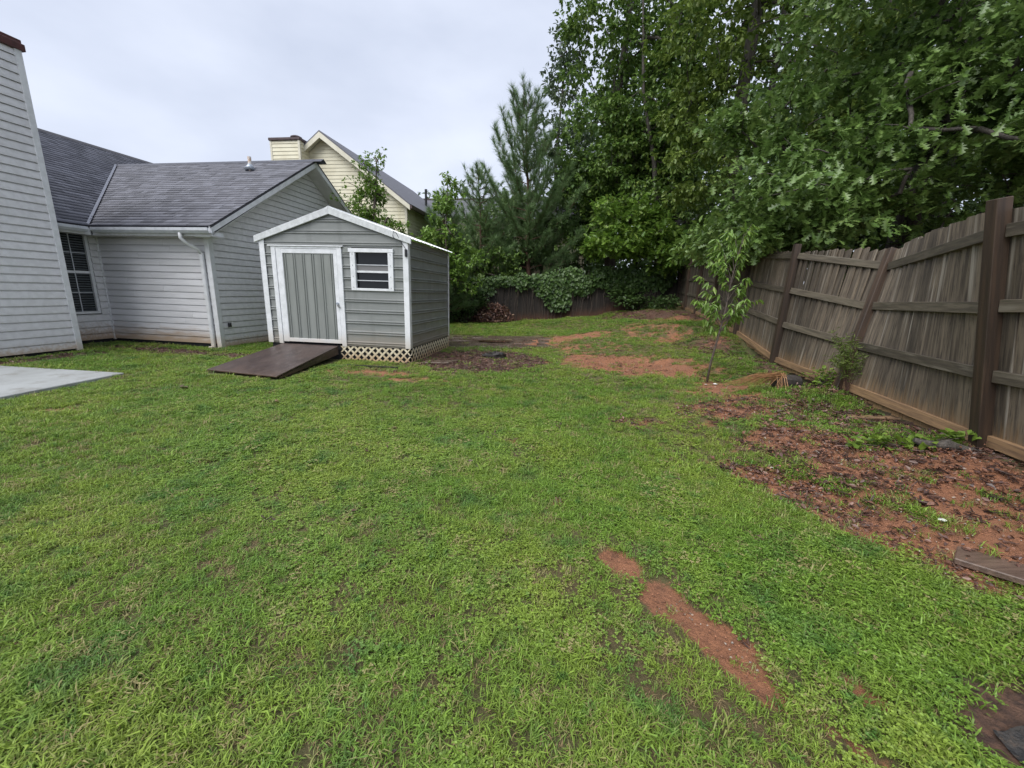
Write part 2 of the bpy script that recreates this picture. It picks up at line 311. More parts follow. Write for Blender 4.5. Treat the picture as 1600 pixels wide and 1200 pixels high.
gmat.use_nodes = True; t = gmat.node_tree; N = t.nodes; K = t.links.new; b = N['Principled BSDF']
geo = N.new('ShaderNodeNewGeometry')
def gn(s, d=6, r=.6):
    n = N.new('ShaderNodeTexNoise'); n.inputs['Scale'].default_value = s; n.inputs['Detail'].default_value = d; n.inputs['Roughness'].default_value = r; K(geo.outputs['Position'], n.inputs['Vector']); return n.outputs['Fac']
def gat(n): a = N.new('ShaderNodeAttribute'); a.attribute_name = n; return a.outputs['Fac']
def gmath(op, a, b_):
    x = N.new('ShaderNodeMath'); x.operation = op; x.use_clamp = False
    for i, v in enumerate((a, b_)):
        if isinstance(v, (int, float)): x.inputs[i].default_value = v
        else: K(v, x.inputs[i])
    return x.outputs[0]
def gramp(f, a, c): r = N.new('ShaderNodeMapRange'); r.interpolation_type = 'SMOOTHSTEP'; r.inputs[1].default_value = a; r.inputs[2].default_value = c; K(f, r.inputs[0]); return r.outputs[0]
def gmix(f, a, c):
    x = N.new('ShaderNodeMix'); x.data_type = 'RGBA'
    for v, s in ((f, 0), (a, 6), (c, 7)):
        if isinstance(v, tuple): x.inputs[s].default_value = (*v, 1)
        else: K(v, x.inputs[s])
    return x.outputs[2]
thatch = gmix(gramp(gn(38), .35, .65), (.085, .098, .036), (.145, .125, .058))
thatch = gmix(gramp(gn(1.3), .4, .7), thatch, (.10, .118, .040))
clayc = gmix(gramp(gn(24), .35, .68), (.385, .172, .090), (.27, .12, .066))
clayc = gmix(gramp(gn(2.2), .45, .68), clayc, (.31, .145, .083))
clayc = gmix(gramp(gn(1.4, 4), .54, .72), clayc, (.23, .108, .062))
clayc = gmix(gramp(gn(9, 4), .56, .74), clayc, (.18, .086, .05))
clayc = gmix(gramp(gn(90), .58, .70), clayc, (.12, .062, .04))
litc = gmix(gramp(gn(30), .35, .66), (.075, .046, .036), (.165, .092, .062))
litc = gmix(gramp(gn(3), .45, .65), litc, (.10, .050, .033))
cl = gramp(gmath('ADD', gmath('ADD', gat('clay'), gmath('MULTIPLY', gmath('SUBTRACT', gn(13), .5), .9)), gmath('MULTIPLY', gmath('SUBTRACT', gn(55), .5), .7)), .28, .66)
li = gramp(gmath('ADD', gat('litter'), gmath('MULTIPLY', gmath('SUBTRACT', gn(14), .5), .6)), .32, .62)
dr = gmath('MULTIPLY', gat('dry'), .6)
c = gmix(dr, thatch, (.14, .092, .048)); c = gmix(li, c, litc); c = gmix(cl, c, clayc)
K(c, b.inputs['Base Color']); b.inputs['Specular IOR Level'].default_value = .35
K(gmath('SUBTRACT', .82, gmath('MULTIPLY', gn(4), .30)), b.inputs['Roughness'])
bp = N.new('ShaderNodeBump'); bp.inputs['Strength'].default_value = 1; bp.inputs['Distance'].default_value = .035; K(gn(42, 8, .7), bp.inputs['Height']); K(bp.outputs[0], b.inputs['Normal'])

# ------------------------------------------------------------------ concrete patio
_pp = [(-6.05, 6.13), (-9.4, 6.33), (-9.2, 2.0), (-6.4, 1.6)]
pz = .132
_pp = [(-6.02, 6.10), (-9.3, 6.32), (-9.5, 3.2), (-6.34, 3.0)]
_pt = [(x, y, z) for (x, y), z in zip(_pp, (.110, .150, .095, .075))]
o = MB().add([(x, y, -.1) for x, y, z in _pt]+_pt, [(0, 1, 2, 3), (7, 6, 5, 4), (0, 4, 5, 1), (1, 5, 6, 2), (2, 6, 7, 3), (3, 7, 4, 0)]).obj('patio', MAT['concrete'], bevel=.008); kind(o, 'structure')
def inpoly(x, y, poly):
    r = np.zeros(np.shape(x), bool); n = len(poly)
    for i in range(n):
        (x0, y0), (x1, y1) = poly[i], poly[(i+1) % n]
        r ^= ((y0 > y) != (y1 > y)) & (x < (x1-x0)*(y-y0)/((y1-y0) or 1e-9)+x0)
    return r

# ------------------------------------------------------------------ grey house
HA = rad(9.3); H0 = (-6.558, 9.0, .186)
house = thing('grey_house', 'grey vinyl clapboard house with dark shingle roof and siding-clad chimney', 'house', H0, -HA)
CS = .14
def board(x0b, x1b, x0t, x1t, z0, z1, flip):
    """one clapboard course in the wall plane; y is the outward normal (negative = outwards)"""
    h_ = z1-z0
    prof = [(z0, -.027), (z0+h_*.30, -.025), (z0+h_*.83, -.017), (z0+h_*.88, -.002), (z1-.002, -.001), (z1-.002, .0), (z0+.004, .0)]
    vs = []
    for (za, ya) in prof:
        t_ = (za-z0)/(z1-z0); vs.append((x0b+(x0t-x0b)*t_, ya, za))
    for (za, ya) in prof:
        t_ = (za-z0)/(z1-z0); vs.append((x1b+(x1t-x1b)*t_, ya, za))
    n = len(prof)
    return vs, [tuple(range(n)), tuple(range(2*n-1, n-1, -1))]+[(i, n+i, n+(i+1) % n, (i+1) % n) for i in range(n)]
def place(vs, wall):
    """wall: ('front', y) faces -y ; ('right', x) faces +x, along-coordinate is y"""
    k, c0 = wall
    if k == 'front': return [(x, c0+y, z) for x, y, z in vs]
    return [(c0-y, x, z) for x, y, z in vs]
def siding(parent, wall, a0, a1, z0, z1, mat, lim=None, holes=(), name='siding_board'):
    z = z0
    while z < z1-.02:
        zt = min(z+CS, z1); spans = [(a0, a1)]
        for h0, h1, hz0, hz1 in holes:
            if z < hz1-.03 and zt > hz0+.03:
                spans = [s for sp in spans for s in ((sp[0], min(sp[1], h0)), (max(sp[0], h1), sp[1])) if s[1]-s[0] > .02]
        for s0, s1 in spans:
            if lim: lb, rb = lim(z); lt, rt = lim(zt)
            else: lb = lt = s0; rb = rt = s1
            lb, lt, rb, rt = max(lb, s0), max(lt, s0), min(rb, s1), min(rt, s1)
            if rt-lt < 0: lt = rt = (lt+rt)/2
            if rb-lb < .03: continue
            cut = random.uniform(lb+.5, rb-.5) if rb-lb > 2.2 and random.random() < .75 else None
            for (b0_, b1_, t0_, t1_) in ([(lb, rb, lt, rt)] if cut is None else [(lb, cut-.001, lt, cut-.001), (cut+.0015, rb, cut+.0015, rt)]):
                vs, fs = board(b0_, b1_, min(t0_, t1_), t1_, z+random.uniform(-.0015, .0015), zt, 0); MB().add(place(vs, wall), fs).obj(name, mat, parent)
        z += CS
SL = .62; EZ = 2.45; RZ = 4.70; RY = -.35+(RZ-EZ)/SL; MR = 5.32; EX = -2.52; RK = .45; WX = -2.87
BACK = 2*RY+.35
# solid walls behind the cladding
MB().box(WX-.05, -.01, .01, .12, -.25, 2.5).obj('front_wall', MAT['dark'], house)
MB().prism([(-.12, .12, -.25), (-.12, BACK-.4, -.25), (-.12, BACK-.4, 2.40), (-.12, RY, RZ-.22), (-.12, .12, 2.40)], (.11, 0, 0)).obj('gable_wall', MAT['dark'], house)
MB().box(WX-.12, WX-.01, -6, -1.12, -.25, 2.5).box(WX-.12, WX-.01, -.21, .01, -.25, 2.5).box(WX-.12, WX-.01, -1.12, -.21, -.25, .58).box(WX-.12, WX-.01, -1.12, -.21, 2.31, 2.5).obj('window_wall', MAT['dark'], house)
siding(house, ('front', 0), WX+.044, -.03, 0, 2.36, MAT['siding'])
siding(house, ('right', 0), .03, BACK-.45, -.08, 4.5, MAT['sidingcl'], lim=lambda z: (max(.03, -.35+(z+.16-EZ)/SL), min(BACK-.45, BACK-(z+.16-EZ)/SL)))
siding(house, ('right', WX), -5.8, -.044, 0, 2.36, MAT['siding'], holes=[(-1.14, -.19, .56, 2.33)])
def trim(n, *bx, m='trim', p=house, bev=.004): 
    mb = MB(); mb.box(*bx); return mb.obj(n, MAT[m], p, bevel=bev)
trim('corner_trim', -.075, .036, -.036, .075, -.16, 2.40)
trim('corner_trim', WX-.0, WX+.045, -.045, -.0, -.03, 2.36)
MB().box(WX, -.03, -.05, .0, 2.36, 2.42).obj('frieze_board', MAT['trim'], house)
MB().box(WX, WX+.05, -5.8, -.05, 2.36, 2.42).obj('frieze_board', MAT['trim'], house)
# foundation strip
MB().box(WX-.05, -.02, .02, .13, -.4, -.26).obj('foundation', MAT['concrete'], house)
# window: double hung with grids and blinds
w = MB(); y0, y1, z0, z1 = -1.12, -.21, .58, 2.31
w.box(WX-.03, WX+.03, y0, y0+.055, z0, z1).box(WX-.03, WX+.03, y1-.055, y1, z0, z1).box(WX-.03, WX+.03, y0+.055, y1-.055, z1-.055, z1).box(WX-.03, WX+.045, y0+.055, y1-.055, z0, z0+.05)
win = w.obj('window', MAT['trim'], house)
zm = (z0+z1)/2+.03
MB().box(WX-.03, WX+.022, y0+.056, y1-.056, zm-.025, zm+.025).obj('meeting_rail', MAT['trim'], win)
for (za, zb) in ((z0+.05, zm-.026), (zm+.026, z1-.056)):
    MB().box(WX-.022, WX-.014, y0+.056, y1-.056, za, zb).obj('pane', None or MAT['glass'], win)
    ym = (y0+y1)/2
    wd = (y1-y0-.112)/3
    for yv in (y0+.056+wd, y0+.056+2*wd): MB().box(WX-.013, WX-.002, yv-.008, yv+.008, za, zb).obj('muntin', MAT['gutter'], win)
    MB().box(WX-.012, WX-.004, y0+.056, y1-.056, (za+zb)/2-.007, (za+zb)/2+.007).obj('muntin', MAT['gutter'], win)
bl = MB(); z = z0+.06
while z < z1-.08:
    if not zm-.03 < z < zm+.01: bl.add([(WX-.0135, y0+.06, z), (WX-.0135, y1-.06, z), (WX-.0095, y1-.06, z+.022), (WX-.0095, y0+.06, z+.022)], [(0, 1, 2, 3)])
    z += .052
kind(bl.obj('blind', MAT['blind'], win), 'stuff')
# chimney chase
CX = -1.92; CY = -1.33; CH = 5.13
ch = MB().box(WX-.9, CX-.012, -3.1, CY-.012, -.25, CH).obj('chimney', MAT['dark'], house)
siding(ch, ('right', CX), -3.08, CY-.03, -.02, CH, MAT['sidingcl'])
for n, bx in (('corner_trim', (CX-.10, CX+.036, CY-.085, CY+.012, -.06, CH)), ('corner_trim', (CX-.10, CX+.036, -3.13, -3.03, -.06, CH))):
    trim(n, *bx, p=ch)
MB().box(WX-.95, CX+.06, -3.18, CY+.06, CH, CH+.11).box(WX-.98, CX+.035, -3.15, CY+.035, CH+.112, CH+.17).obj('chimney_cap', MAT['cap'], ch, bevel=.006)
# roof decks
def slab(poly, d, n, m='deck', p=house): return MB().prism(poly, (0, 0, -d)).obj(n, MAT[m], p)
def zx(x): return EZ+(EX-x)*SL
xv = EX-(RZ-EZ)/SL; mrx = EX-(MR-EZ)/SL
wing = slab([(EX, -.35, EZ), (RK, -.35, EZ), (RK, RY, RZ), (xv, RY, RZ)], .05, 'wing_roof')
slab([(xv, RY, RZ), (RK, RY, RZ), (RK, BACK, EZ), (xv-2, BACK, EZ)], .05, 'wing_roof_back')
mainr = slab([(EX, -6.5, EZ), (EX, -.35, EZ), (xv, RY, RZ), (xv, 9.5, RZ), (mrx, 9.5, MR), (mrx, -6.5, MR)], .05, 'main_roof')
slab([(mrx, -6.5, MR), (mrx, 9.5, MR), (mrx-4, 9.5, EZ), (mrx-4, -6.5, EZ)], .05, 'main_roof_back')
def shingles(parent, org, u, v, lo, hi, Lv, ex=.145, name='shingles', mat='shingle'):
    u = np.array(u, float); v = np.array(v, float); v /= np.linalg.norm(v); n = np.cross(u, v); n /= np.linalg.norm(n)
    if n[2] < 0: n = -n
    org = np.array(org, float); V = []; Fc = []; T = []; r = 0.0; k = 0
    while r < Lv:
        a, bb = lo(r+ex*.5), hi(r+ex*.5); s = a-random.random()*.2
        top = min(r+ex+.02, Lv+.01)
        while s < bb:
            wd = random.choice((.14, .18, .25, .3, .36)); c0 = max(s, a); c1 = min(s+wd-.004, bb)
            if c1-c0 > .02:
                h = .010+random.random()*.007; dr = random.random()*.006; o_ = len(V)
                for uu, vv, hh in ((c0, r-dr, 0), (c1, r-dr, 0), (c1, r-dr, h), (c0, r-dr, h), (c1, top, .002), (c0, top, .002)):
                    V.append(org+u*uu+v*vv+n*(hh+.002))
                Fc += [(o_, o_+1, o_+2, o_+3), (o_+3, o_+2, o_+4, o_+5)]; q = random.random(); T += [q, q]
            s += wd
        r += ex
    return kind(link(name, npmesh(name, np.array(V), np.array(Fc), MAT[mat], T), parent), 'stuff')
CV = 1/math.sqrt(1+SL*SL); LW = (RZ-EZ)/SL/CV
shingles(wing, (0, -.37, EZ-.012), (1, 0, 0), (0, 1, SL), lambda r: EX+.05-r*CV, lambda r: RK+.015, LW)
LMn = (MR-EZ)/SL/CV
shingles(mainr, (EX+.02, 0, EZ-.012), (0, 1, 0), (-1, 0, SL), lambda r: -5.5, lambda r: (-.40+r*CV) if r < LW else 9.5, LMn)
# ridge caps
rc = MB()
x = xv
while x < RK: rc.prism([(x, RY-.13, RZ-.062), (x, RY, RZ+.03), (x, RY+.13, RZ-.062), (x, RY, RZ+.012)], (.28, 0, 0)); x += .285
rc.obj('ridge_cap', MAT['shingle'], wing)
rc = MB(); y = -5.5
while y < 9.4: rc.prism([(mrx-.13, y, MR-.062), (mrx, y, MR+.03), (mrx+.13, y, MR-.062), (mrx, y, MR+.012)], (0, .28, 0)); y += .285
rc.obj('ridge_cap', MAT['deck'], mainr)
# valley flashing strip
p0 = Vector((EX, -.35, EZ+.03)); p1 = Vector((xv, RY, RZ+.03)); d = (p1-p0).normalized(); 
MB().add([p0+Vector((.032, -.004, .006)), p0+Vector((-.018, -.034, .006)), p1+Vector((-.018, -.034, .006)), p1+Vector((.032, -.004, .006)), p0+Vector((0, 0, -.012)), p1+Vector((0, 0, -.012))], [(0, 4, 5, 3), (4, 1, 2, 5)]).obj('valley_flashing', MAT['flash'], wing)
# fascia, gutter, soffit, rake boards
MB().box(EX+.03, RK, -.335, -.315, EZ-.20, EZ-.052).obj('fascia', MAT['trim'], house)
MB().box(EX-.0, EX-.02, -6.4, -.34, EZ-.20, EZ-.052).obj('fascia', MAT['trim'], house)
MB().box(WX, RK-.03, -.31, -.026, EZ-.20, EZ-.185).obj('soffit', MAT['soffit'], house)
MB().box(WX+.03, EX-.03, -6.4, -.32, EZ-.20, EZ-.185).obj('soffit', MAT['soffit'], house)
gp = [(0, 0), (-.075, 0), (-.115, .05), (-.115, .105), (-.100, .105), (-.100, .055), (-.068, .014), (-.014, .014), (-.014, .105), (0, .105)]
g = MB().prism([(EX+.14, -.337+a, EZ-.155+c) for a, c in gp], (RK-EX-.12, 0, 0)); g.obj('gutter', MAT['gutter'], house)
MB().prism([(EX+.002-a, -6.4, EZ-.155+c) for a, c in gp], (0, 5.94, 0)).obj('gutter', MAT['gutter'], house)
ds = MB().tube([(-.24, -.39, EZ-.14), (-.24, -.39, EZ-.24), (-.22, -.30, EZ-.34), (-.15, -.11, EZ-.44), (-.135, -.07, EZ-.52)], .038, 8).obj('downspout_elbow', MAT['trim'], house, smooth=True)
MB().box(-.178, -.092, -.100, -.040, -.10, EZ-.51).obj('downspout', MAT['trim'], house, bevel=.012)
MB().box(-.178, -.092, -.17, -.101, -.12, -.05).obj('downspout_shoe', MAT['trim'], house, bevel=.01)
MB().box(.03, .09, .19, .25, .36, .45).obj('hose_tap', MAT['black'], house, bevel=.01)
ca = math.atan(SL)
for s, (ya, yb) in ((1, (-.36, RY)), (-1, (BACK+.01, RY))):
    za, zb = EZ-.06, RZ-.06+.006
    MB().prism([(RK-.03, ya, za-.10), (RK-.03, ya, za+.045), (RK-.03, yb, zb+.04), (RK-.03, yb, zb-.12)][::s], (.028, 0, 0)).obj('rake_board', MAT['trim'], house)
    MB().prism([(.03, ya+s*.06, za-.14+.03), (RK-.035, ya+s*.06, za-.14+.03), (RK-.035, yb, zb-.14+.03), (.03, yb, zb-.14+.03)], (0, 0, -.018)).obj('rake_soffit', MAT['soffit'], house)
MB().prism([(.03, -.33, EZ-.21), (RK-.035, -.33, EZ-.21), (RK-.035, -.02, EZ-.21), (.03, -.02, EZ-.21)], (0, 0, .10)).obj('eave_return', MAT['trim'], house)
# vent pipe on the wing roof
vx, vy = -1.05, 2.62; vz = EZ+(vy+.35)*SL
vp = MB().tube([(vx, vy, vz-.05), (vx, vy, vz+.34)], .045, 10).obj('vent_pipe', MAT['pipe'], wing, smooth=False)
MB().tube([(vx, vy-.02, vz+.01), (vx, vy, vz+.12), (vx, vy, vz+.16)], [.15, .07, .05], 10).obj('vent_boot', MAT['lead'], vp, smooth=True)

# ------------------------------------------------------------------ metal shed  (local: x right along the front, y back, z up; origin = front right corner on the ground)
SA = rad(8.0); SX, SY = -2.034, 7.70; SZ = .105
shed = thing('metal_shed', 'small grey ribbed-metal garden shed with white trim on a lattice skirt', 'shed', (SX, SY, SZ), -SA)
W0, W1, DP, FL, EH, PH = -2.885, .05, 2.46, .28, 2.26, 2.745
RP = .205; mid = (W0+W1)/2
def rib(z):
    """height of the sheet profile at z (pairs of ribs every RP)"""
    t_ = (z-FL-.03) % RP
    for a, h in ((.012, .022), (.052, .016)):
        d_ = abs(t_-a)
        if d_ < .007: return h
        if d_ < .016: return h*(.016-d_)/.009
    return 0
def zlist(z0, z1):
    zs = {z0, z1}; k = 0
    while FL+.03+k*RP < z1+RP:
        b0 = FL+.03+(k-1)*RP
        for c_ in (.012, .052):
            for e in (-.016, -.007, .007, .016): zs.add(b0+c_+e)
        k += 1
    return sorted(z for z in zs if z0 <= z <= z1)
def sheet(lo, hi, z0, z1, f, name, parent, mat='shed'):
    """f(a, h, z) maps along, relief, height to a point"""
    zs = zlist(z0, z1); mb = MB()
    for z in zs:
        mb.v.append(f(lo(z), rib(z), z)); mb.v.append(f(max(hi(z), lo(z)+.001), rib(z), z))
    for i in range(len(zs)-1): mb.f.append((2*i, 2*i+1, 2*i+3, 2*i+2))
    return mb.obj(name, MAT[mat], parent)
ff = lambda a, h, z: (a, -h, z)
fr = lambda a, h, z: (W1+h, a, z)
k = lambda v: (lambda z: v)
DL, DR, DT = -2.665, -1.235, 2.125
WL, WR, WB, WT = -1.06, -.215, 1.345, 2.105
ROOFS = (PH-EH)/((W1-W0)/2)
for a, c_ in ((FL, FL+.82), (FL+.82, DT)): sheet(k(W0), k(DL), a, c_, ff, 'wall_sheet', shed)
for a, c_ in ((FL, FL+.615), (FL+.615, WB)): sheet(k(DR), k(W1), a, c_, ff, 'wall_sheet', shed)
sheet(k(DR), k(WL+.02), WB, DT, ff, 'wall_sheet', shed); sheet(k(WR-.02), k(W1), WB, DT, ff, 'wall_sheet', shed)
sheet(lambda z: max(W0, W0+(z-EH)/ROOFS), lambda z: min(W1, W1-(z-EH)/ROOFS), DT, PH-.01, ff, 'gable_sheet', shed)
for a, c_ in zip([FL, FL+.82, FL+1.435], [FL+.82, FL+1.435, EH+.02]): sheet(k(0), k(DP), a, c_, fr, 'side_sheet', shed)
for x_ in (W0,): MB().box(x_, x_+.02, .01, DP, FL, EH).obj('side_wall', MAT['shed'], shed)
MB().box(W0+.02, W1-.005, DP-.02, DP, FL, EH).obj('back_wall', MAT['shed'], shed)
MB().box(W0+.02, W1-.005, .02, DP-.02, FL-.1, FL).obj('floor', MAT['dark'], shed)
MB().prism([(W0+.02, DP-.02, EH), (W1-.01, DP-.02, EH), (mid, DP-.02, PH-.02)], (0, .02, 0)).obj('back_gable', MAT['shed'], shed)
# corner and rake trims
def st(n, *b_, m='shedtrim', p=shed): return MB().box(*b_).obj(n, MAT[m], p, bevel=.004)
st('corner_trim', W0-.015, W0+.085, -.030, -.018, FL-.0, EH); st('corner_trim', W0-.028, W0-.016, -.029, .09, FL, EH)
st('corner_trim', W1-.075, W1+.030, -.030, -.018, FL-.0, EH); st('corner_trim', W1+.018, W1+.031, -.017, .075, FL, EH)
st('corner_trim', W1+.018, W1+.031, DP-.05, DP+.03, FL, EH)
OV = .10
for s in (-1, 1):
    xe = W0-OV if s < 0 else W1+OV; ze = EH-OV*ROOFS+.045; zp = PH+.045
    poly = [(xe, -.06, ze-.085), (xe, -.06, ze+.03), (mid, -.06, zp+.03), (mid, -.06, zp-.095)]
    MB().prism(poly if s > 0 else poly[::-1], (0, .03, 0)).obj('rake_trim', MAT['shedrake'], shed, bevel=.004)
    # roof sheet with ribs running up the slope
    mb = MB(); y = -.03; ys = []
    while y < DP+.10:
        ys += [(y, 0), (y+.085, 0), (y+.095, .016), (y+.115, .016), (y+.125, 0)]; y += .205
    for (yy, hh) in ys: mb.v += [(xe, yy, ze+hh+.012), (mid, yy, zp+hh+.012)]
    for i in range(len(ys)-1): mb.f.append((2*i, 2*i+2, 2*i+3, 2*i+1))
    rs = mb.obj('roof_sheet', MAT['roofmetal'], shed); md = rs.modifiers.new('thick', 'SOLIDIFY'); md.thickness = .006; md.offset = -1
MB().prism([(mid-.12, -.05, PH+.045-.02), (mid, -.05, PH+.092), (mid+.12, -.05, PH+.045-.02), (mid, -.05, PH+.08)], (0, DP+.15, 0)).obj('ridge_cap', MAT['shedrake'], shed)
# door
st('door_frame', DL-.005, DL+.085, -.034, -.002, FL-.01, DT); st('door_frame', DL+.092, DL+.205, -.028, .0, FL+.03, DT-.02)
st('door_frame', DR-.085, DR+.01, -.034, -.002, FL-.02, DT)
st('door_header', DL-.06, DR+.05, -.050, -.003, DT, DT+.022)
MB().box(DL+.086, DR-.086, -.031, -.004, DT-.035, DT-.001).obj('door_header', MAT['shedtrim'], shed)
dl, dr, db, dt = DL+.175, DR-.09, FL+.035, DT-.04
door = MB(); zs = (db+.05, dt-.08); xs = []; x = dl+.07
door = st('door', dl, dr, -.012, -.001, db, dt, m='sheddoor')
st('door_rail', dl, dr, -.026, -.013, dt-.085, dt, p=door); st('door_rail', dl, dr, -.026, -.013, db, db+.075, p=door)
st('door_stile', dr-.075, dr, -.0265, -.013, db+.076, dt-.086, p=door); st('door_stile', dl, dl+.05, -.0265, -.013, db+.076, dt-.086, p=door)
x = dl+.065
while x < dr-.10:
    m_ = MB(); za, zb = db+.077, dt-.087
    for xx in (x, x+.042): m_.prism([(xx-.011, -.0125, za), (xx-.005, -.027, za), (xx+.005, -.027, za), (xx+.011, -.0125, za)], (0, 0, zb-za))
    m_.obj('door_rib', MAT['sheddoor'], door)
    for zz in (db+.55, db+1.15): MB().tube([(x+.02, -.013, zz), (x+.02, -.020, zz)], .006, 6).obj('screw', MAT['screw'], door)
    x += .192
hd = MB().tube([(dr-.035, -.027, 1.09), (dr-.035, -.055, 1.09)], .022, 10).obj('handle', MAT['lead'], door)
MB().bar((dr-.03, -.052, 1.06), (dr+.01, -.056, 1.02), .012, .03).obj('latch', MAT['screw'], hd)
# notice plate by the door
st('wall_plate', DR+.03, WL-.02, -.022, -.017, DT-.10, DT-.0, m='sheddoor')
# window
fw = .10
win = MB().box(WL, WL+fw, -.034, .02, WB, WT-.07).box(WR-fw, WR, -.034, .02, WB, WT-.07).box(WL-.03, WR+.008, -.038, .02, WT-.07, WT).box(WL+fw, WR-fw, -.034, .02, WB, WB+.045).obj('window', MAT['shedtrim'], shed, bevel=.004)
za, zb = WB+.045, WT-.07
h = (zb-za)
MB().box(WL+fw, WR-fw, .035, .045, za, zb).obj('pane', MAT['glass'], win)
for zc, th, mm in ((za+h*.47, .035, 'shedtrim'), (za+h*.66, .014, 'gutter'), (za+h*.22, .014, 'gutter')):
    MB().box(WL+fw+.001, WR-fw-.001, .004, .034, zc-th/2, zc+th/2).obj('sash_rail', MAT[mm], win)
MB().box(WL+fw+.001, WR-fw-.001, .018, .033, za+h*.49, za+h*.65).obj('insect_screen', M('insect_screen', (.16, .16, .165), rough=.7), win)
for zz in np.linspace(WB+.06, WT-.1, 4):
    for xx in (WL+.05, WR-.05): MB().tube([(xx, -.035, zz), (xx, -.040, zz)], .007, 6).obj('screw', MAT['screw'], win)
# lattice skirt: separate diagonal strips
def lattice(f, a0, a1, z0, z1, sw=.036, pitch=.146):
    for s, dep in ((1, .006), (-1, .0)):
        c_ = a0-(z1-z0) if s > 0 else a0
        c_ -= .02
        while c_ < (a1 if s > 0 else a1+(z1-z0)):
            # line a = c + s*(z-z0); clip to the panel
            lo_, hi_ = z0, z1
            if s > 0: lo_ = max(lo_, z0+a0-c_); hi_ = min(hi_, z0+a1-c_)
            else: lo_ = max(lo_, z0+c_-a1); hi_ = min(hi_, z0+c_-a0)
            if hi_-lo_ > .02:
                q = sw*.72
                pts = [(c_+s*(lo_-z0)-q/1, lo_), (c_+s*(lo_-z0)+q/1, lo_), (c_+s*(hi_-z0)+q/1, hi_), (c_+s*(hi_-z0)-q/1, hi_)]
                pts = [(min(max(a, a0-.004), a1+.004), z) for a, z in pts]
                pa = [f(a, dep, z) for a, z in pts]; pb = [f(a, dep+.006, z) for a, z in pts]
                MB().add(pa+pb, [(0, 1, 2, 3), (7, 6, 5, 4), (0, 4, 5, 1), (1, 5, 6, 2), (2, 6, 7, 3), (3, 7, 4, 0)]).obj('lattice_strip', MAT['lattice'], shed)
            c_ += pitch
lattice(lambda a, d, z: (a, -.012-d, z), DR-.13, W1+.025, .0, FL-.005)
lattice(lambda a, d, z: (W1+.018+d, a, z), .0, DP, -.02, FL-.005)
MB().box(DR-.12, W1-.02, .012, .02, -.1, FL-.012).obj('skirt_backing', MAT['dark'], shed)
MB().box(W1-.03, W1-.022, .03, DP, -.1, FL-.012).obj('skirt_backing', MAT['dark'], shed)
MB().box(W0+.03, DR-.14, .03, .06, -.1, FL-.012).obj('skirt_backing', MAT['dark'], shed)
# sensor lamp and its loop of cable on the right corner
sn = MB().box(W1-.025, W1+.02, -.065, -.031, EH-.29, EH-.16).obj('sensor_box', MAT['black'], shed, bevel=.008)
pts = [(W1-.005, -.045, EH-.16), (W1-.10, -.05, EH-.02), (W1-.17, -.068, EH+.12), (W1-.215, -.072, EH+.15), (W1-.235, -.07, EH+.06), (W1-.20, -.066, EH+.02)]
MB().tube(pts, .005, 5).obj('cable', MAT['black'], sn)
# vine scrap on the front edge of the skirt is left to the weeds

# ramp (own thing, leaning on the shed door sill)
ramp = thing('wooden_ramp', 'dark wet brown plywood ramp leading up to the shed door', 'ramp', (SX, SY, SZ), -SA)
A0, A1 = (DL+.08, -.05, FL-.005), (DR-.16, -.05, FL-.005); B0, B1 = (DL-.06, -1.68, .035), (-1.385, -1.80, .02)
dk = [A0, A1, B1, B0]
MB().prism([Vector(p)-Vector((0, 0, .022)) for p in dk][::-1], (0, 0, .022)).obj('deck', MAT['ramp'], ramp, bevel=.003)
for t_ in (.02, .5, .98):
    a = Vector(A0).lerp(Vector(A1), t_); c_ = Vector(B0).lerp(Vector(B1), t_)
    MB().prism([a-Vector((.018, 0, .023)), c_-Vector((.018, -.1, .023)), c_-Vector((.018, -.1, .055)), a-Vector((.018, 0, .17))], (.036, 0, 0)).obj('stringer', MAT['ramp'], ramp)
sd = MB().box(DR-.14, DR-.10, -.9, -.06, -.04, .09)
o = MB().bar((SX+.3-1.3, SY-.50, tz(SX-1.0, SY-.5)+.02), (SX-.02, SY-.60, tz(SX, SY-.6)+.015), .04, .05).obj('edging_strip', MAT['black'])
tag(o, 'thin black edging strip lying before the lattice skirt of the shed', 'edging')

# ------------------------------------------------------------------ yellow house behind
YO = (-4.107, 16.0, 0)
yh = thing('cream_house', 'cream sided two storey house with steep dark roof behind the shed', 'house', YO, -rad(8.0))
YP, YE, YX, YPX, YLX = 7.0, 4.59, .177, -3.103, -3.90
ys_ = (YP-YE)/(YX-YPX)
YLZ = YP-(YPX-YLX)*ys_
def lap(lo, hi, z0, z1, f, step=.125):
    mb = MB(); z = z0
    while z < z1:
        zt = min(z+step, z1); a0, a1, b0, b1 = lo(z), hi(z), lo(zt), hi(zt)
        if a1-a0 > .03:
            b1 = max(b1, b0+.005)
            mb.add([f(a0, .018, z), f(a1, .018, z), f(b1, .002, zt), f(b0, .002, zt), f(a0, 0, z), f(a1, 0, z)], [(0, 1, 2, 3), (4, 5, 1, 0)])
        z += step
    return mb
rl = lambda z: max(-3.83, YPX-(YP-.16-z)/ys_); rr = lambda z: min(0, YPX+(YP-.16-z)/ys_)
kind(lap(lambda z: max(-4.6 if z < YLZ-.25 else -3.83, YPX-(YP-.16-z)/ys_) if z > YLZ-.25 else -4.6, rr, -.3, YP-.17, lambda a, h, z: (a, -h, z)).obj('siding', MAT['cream'], yh), 'stuff')
kind(lap(k(0), k(8.6), -.3, YE+.05, lambda a, h, z: (h, a, z)).obj('siding', MAT['cream'], yh), 'stuff')
MB().box(-.06, .03, -.03, .05, -.3, YE+.02).obj('corner_trim', MAT['creamtrim'], yh)
MB().box(-4.6, -.01, .01, 8.5, -.3, YE-.1).obj('inner_wall', MAT['cream'], yh)
YR = 8.6
